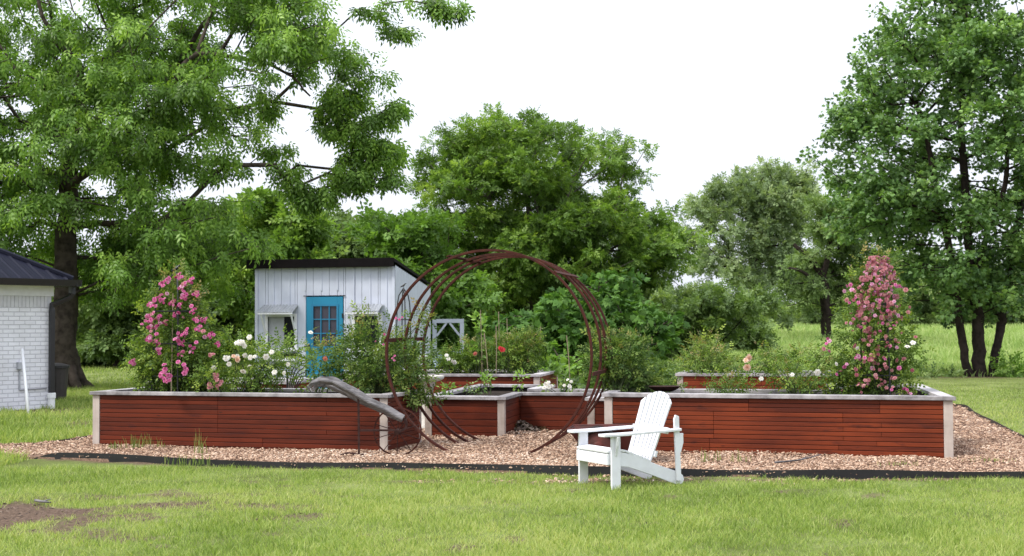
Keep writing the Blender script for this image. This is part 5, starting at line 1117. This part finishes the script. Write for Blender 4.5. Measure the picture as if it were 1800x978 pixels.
# right bed tower
RF = np.array([RCc[0], RCc[1], .55])
rb_ = [(1540, 475, 30, 22, .8), (1540, 505, 40, 22, .8), (1538, 540, 46, 30, .9), (1540, 580, 50, 34), (1540, 625, 56, 34, 1.1), (1530, 665, 80, 24, 1.3), (1475, 600, 24, 30, .5), (1480, 560, 20, 26, .35), (1600, 610, 18, 22, .4), (1590, 640, 24, 22, .6), (1470, 650, 30, 20, .6), (1500, 530, 14, 30, .4), (1590, 555, 22, 10, .25)]
rt_, _c = bush('rose_tower', 'tall rose tower with dusty pink crown at the right end of the right bed', 'rose', 15.75, RF, rb_, 2200, .092, ROS, 'lf_rose', 407, 26, 'roses in the raised beds', .5, R=80, centre=(1540, 590), young=.10)
rg = np.random.default_rng(9)
zz = lambda L: [(1250 + x / 2.222, 420 + y / 2.222) for x, y in L]
R1 = [(530, 185), (520, 205), (545, 180), (530, 240), (540, 250), (550, 200), (565, 230), (560, 205), (575, 250), (600, 265), (545, 290), (570, 300), (580, 300), (605, 310), (555, 315), (575, 340), (585, 345), (545, 330), (600, 330), (620, 350), (660, 360), (715, 245), (725, 265), (705, 250), (690, 280), (730, 300), (715, 340), (720, 395), (700, 420), (725, 425), (680, 470), (615, 415), (735, 185), (745, 190), (720, 180), (760, 200), (455, 390), (462, 400), (450, 410), (440, 430), (460, 440), (530, 490), (520, 500), (505, 515), (490, 530), (575, 460), (565, 465), (580, 470), (600, 465), (630, 505), (735, 505), (770, 600), (765, 590), (780, 605), (755, 585), (710, 580), (705, 590), (650, 240), (660, 245), (695, 210), (670, 330), (640, 300), (610, 230), (630, 265)]
_p1 = front_pts(zz(R1), 15.4, .12, 19); add_blooms(rt_, _p1[::2], 'pink', .023, 20); add_blooms(rt_, _p1[1::4], 'mauve', .024, 120); add_blooms(rt_, _p1[3::4], 'dusty', .026, 121)
dp_ = []
for k in range(300):
    y = 453 + 110 * rg.random() ** 1.5; hw = 14 + (y - 450) * .5; hw = min(hw, 38); x = 1545 + (rg.random() * 2 - 1) * hw
    dp_.append(at_depth(x, y, 15.75 - math.sqrt(max(.02, 1 - ((x - 1545) / (hw + 4)) ** 2)) * hw / 152 + .02))
bloom_mass(rt_, dp_[90:], 'dusty', .025, 21); bloom_mass(rt_, dp_[34:90], 'mauve', .024, 221, 'pale_blooms'); add_blooms(rt_, dp_[:34], 'dusty', .032, 22)
dp_ = [at_depth(x, y, 15.42 + rg.uniform(-.1, .1)) for x, y in zip(rg.normal(1540, 28, 110), rg.uniform(515, 690, 110))]; bloom_mass(rt_, dp_, 'dusty', .026, 23, 'faded_blooms')
add_blooms(rt_, front_pts([(1507, 612), (1470, 640), (1605, 603), (1595, 610)], 15.35, .05, 24), 'white_petal', .03, 25)
# foliage along the right bed
rt_, _c = bush('rose_bush', 'airy rose with peach and cream blooms in the right bed', 'rose', 15.9, at_depth(1400, 690, 15.7) * [1, 1, 0] + [0, 0, .58], [(1400, 655, 50, 20), (1360, 640, 34, 14, .6), (1330, 650, 24, 22, .45), (1420, 680, 70, 14, 1.3), (1450, 645, 34, 22, .6), (1480, 680, 40, 14), (1320, 635, 10, 8, .15), (1410, 618, 30, 10, .08)], 900, .08, ROS, 'lf_rose', 408, 20, 'roses in the raised beds', .6, R=85, centre=(1410, 665), young=.16)
add_blooms(rt_, front_pts([(1316, 629), (1311, 634), (1313, 646)], 15.5, .05, 26), 'peach', .038, 27); add_blooms(rt_, front_pts([(1338, 666), (1393, 659), (1437, 655)], 15.3, .05, 28), 'white_petal', .034, 29)
bush('rose_bush', 'small leafy rose without blooms sitting in front right bed', 'rose', 15.75, at_depth(1283, 695, 15.6) * [1, 1, 0] + [0, 0, .58], [(1283, 682, 36, 12), (1270, 670, 20, 8), (1300, 675, 18, 8)], 330, .075, ROS, 'lf_rose', 409, 10, 'roses in the raised beds', young=.2)
# roses of the far right bed
rt_, _c = bush('rose_bush', 'yellowish red tinted rose bush in the far right back bed', 'rose', 22.2, at_depth(1240, 655, 22.2) * [1, 1, 0] + [0, 0, .58], [(1235, 625, 34, 26), (1210, 640, 24, 16), (1270, 640, 30, 14), (1250, 600, 16, 12, .5), (1300, 645, 24, 8, .5)], 850, .10, ROS, 'lf_rose', 410, 16, 'roses in the raised beds', young=.4, clr=.16)
bush('rose_bush', 'thin straggling rose at the right of the far right back bed', 'rose', 21.8, at_depth(1380, 655, 21.8) * [1, 1, 0] + [0, 0, .58], [(1370, 640, 50, 14), (1410, 630, 30, 16, .6)], 330, .10, ROS, 'lf_rose', 411, 12, 'roses in the raised beds', young=.3, clr=.16)
# roses of the back bed seen through the arch
bk_ = [('dark red rose bush in the back bed behind the arch', 893, [(893, 630, 32, 18), (880, 610, 14, 14, .6), (905, 605, 20, 14, .7)], 'red', [(880, 613), (883, 615)], .25, 421), ('pink rose bush left of the red one in the back bed', 838, [(838, 635, 26, 16), (830, 615, 12, 12, .5)], 'coral', [(835, 622)], .15, 422), ('reddish leaved rose bush at the right end of the back bed', 928, [(925, 620, 20, 26), (935, 600, 14, 14, .7), (915, 640, 20, 12)], 'pink', [], .45, 423), ('white flowered bush left of the timber frame post, back bed', 795, [(795, 637, 24, 12), (780, 630, 12, 10, .6), (808, 625, 14, 10, .5)], 'white_petal', [(785, 625), (788, 631), (794, 634), (799, 637)], .1, 424)]
for lab, px, bl, kd, fl, yg, sd_ in bk_:
    rt_, _c = bush('rose_bush', lab, 'rose', 22.9, at_depth(px, 655, 22.7) * [1, 1, 0] + [0, 0, .58], bl, 520, .10, ROS, 'lf_rose', sd_, 10, 'roses in the raised beds', young=yg, clr=.16)
    if fl: add_blooms(rt_, front_pts(fl, 22.4, .05, sd_), kd, .058 if kd == 'red' else .045 if kd == 'coral' else .035, sd_)
bush('rose_bush', 'green bush with no blooms in the back bed, left of the arch', 'rose', 23.0, at_depth(690, 655, 23) * [1, 1, 0] + [0, 0, .58], [(690, 625, 40, 24), (650, 640, 30, 14), (725, 630, 26, 20)], 700, .10, ROS, 'lf_rose', 425, 14, 'roses in the raised beds', clr=.16)
bush('bean_vine', 'pale green vine climbing a stake in the back bed', 'vine', 22.7, at_depth(842, 655, 22.7) * [1, 1, 0] + [0, 0, .58], [(843, 590, 6, 36), (840, 570, 8, 16), (845, 620, 8, 20)], 130, .10, LF, 'lf_bright', 426, 4, clr=.08)
bush('hosta_plant', 'low bright leafy plant at the right end of the back bed', 'plant', 23.0, at_depth(958, 655, 23) * [1, 1, 0] + [0, 0, .58], [(957, 644, 16, 10), (975, 650, 10, 8)], 90, .15, LF, 'lf_bright', 427, 4, clr=.12)
# seedlings in the stepped bed
for px, py, y, lab, h_ in ((787, 690, 18.3, 'small seedling at the left end of the stepped bed', 14), (850, 686, 18.9, 'bright leafy seedling in the middle of the stepped bed', 24), (858, 672, 20.3, 'tall thin tomato seedling at the back of the stepped bed', 26), (914, 678, 20.2, 'tall thin seedling near the right of the stepped bed', 30), (829, 690, 18.6, 'grey wispy seedling in the stepped bed', 16)):
    f = at_depth(px, py, y); f[2] = .46
    bush('seedling', lab, 'seedling', y, f, [(px, py - h_ * .35, 5, h_ * .5), (px, py - h_ * .8, 5, 4)], 45, .062, LF, 'lf_bright' if 'grey' not in lab else 'lf_shrub', 430 + px, 4, 'seedlings in the stepped bed', clr=.07, rst=.004)
rt_, _c = bush('daisy_plant', 'small plant with clear white flowers beside the right of the arch', 'plant', 19.2, at_depth(985, 690, 19.3) * [1, 1, 0] + [0, 0, .46], [(985, 680, 30, 8), (1000, 672, 20, 8)], 130, .08, LF, 'lf_shrub', 440, 8, clr=.09)
add_blooms(rt_, front_pts([(998, 668), (992, 678), (1001, 680), (1004, 671), (960, 676), (965, 681), (957, 682), (970, 679), (964, 673)], 18.9, .05, 41), 'white_petal', .032, 42)
bush('bushy_groundcover', 'low clump of green leaves in the lawn left of the far right bed', 'plant', 26.5, at_depth(1165, 676, 27.5) * [1, 1, 0], [(1165, 664, 34, 12), (1140, 655, 24, 14)], 420, .13, TW4, 'lf_shrub', 441, 10, clr=.16)
bush('shrub', 'small pale green bush growing against the right one of the three trunks', 'shrub', 36.2, at_ground(1772, 662), [(1772, 645, 14, 16), (1788, 652, 10, 10)], 150, .16, TW4, 'lf_bright', 442, 8, clr=.2)
bush('shrub', 'low dull bush at the meadow edge left of the three trunks', 'shrub', 36.2, at_ground(1640, 662), [(1640, 660, 40, 4), (1600, 660, 30, 4, .6), (1680, 661, 20, 4, .6)], 300, .14, TW4, 'lf_shrub', 443, 8, clr=.18)
# weed tufts against the beds, leaf heap
def tuft(px, py, n, h, seed, label, wide=.06):
    b = at_ground(px, py, .05); r = np.random.default_rng(seed); mb = MB()
    for k in range(n):
        p = b + np.array([r.normal(0, wide), r.normal(0, wide * .4), 0]); L = r.uniform(.4, 1) * h; d = r.normal(0, .16, 2) * L
        P = [p, p + np.array([d[0] * .35, d[1] * .35, L * .55]), p + np.array([d[0], d[1], L])]; mb.tube(P, [.0035, .003, .0008], n=3, t=float(r.random()))
    tag(mb.build('weed_tuft', M['lawn'], base=b), label, 'weed', 'weed tufts along the front beds')
tuft(198, 789, 24, .10, 451, 'short weed tuft nearest the left corner of the left bed'); tuft(238, 788, 34, .17, 452, 'thick weed tuft second from left corner of the left bed', .05); tuft(268, 787, 8, .20, 453, 'sparse tall weed blades third from the left bed corner'); tuft(282, 788, 8, .13, 454, 'sparse short weed blades before the left bed')
tuft(355, 797, 16, .30, 455, 'tallest weed tuft in front of the left bed', .05); tuft(1243, 812, 10, .16, 456, 'thin weed just right of the white chair'); tuft(1300, 812, 12, .14, 457, 'thin weed tuft before the middle of the right bed'); tuft(1265, 811, 8, .12, 458, 'tiny weed blades right of the white chair'); tuft(1730, 812, 40, .05, 459, 'flat weed patch on the chips right of the right bed', .16); tuft(1580, 819, 30, .05, 460, 'low weed patch on the chips below the right bed', .12); tuft(335, 818, 40, .13, 461, 'weed clump growing out of the black edging', .12)
r = np.random.default_rng(470); n = 700; hc = np.array([.02, 18.55, .03]); g = r.normal(0, 1, (n, 3)) * np.array([.24, .14, .0]); zz_ = .16 * np.exp(-(g[:, 0] / .26) ** 2 - (g[:, 1] / .2) ** 2) * r.random(n) ** .4
V, F, tt = scatter(hc + g + np.stack([0 * zz_, 0 * zz_, zz_], -1), r.uniform(.05, .11, n), r.normal(0, 1, (n, 3)) * [1, 1, .4], T_leaf(.55, .15, .2), r.random(n), r, .8, .6)
tag(np_mesh('leaf_litter', V, F, M['dry_leaf'], tint=tt), kind='stuff')
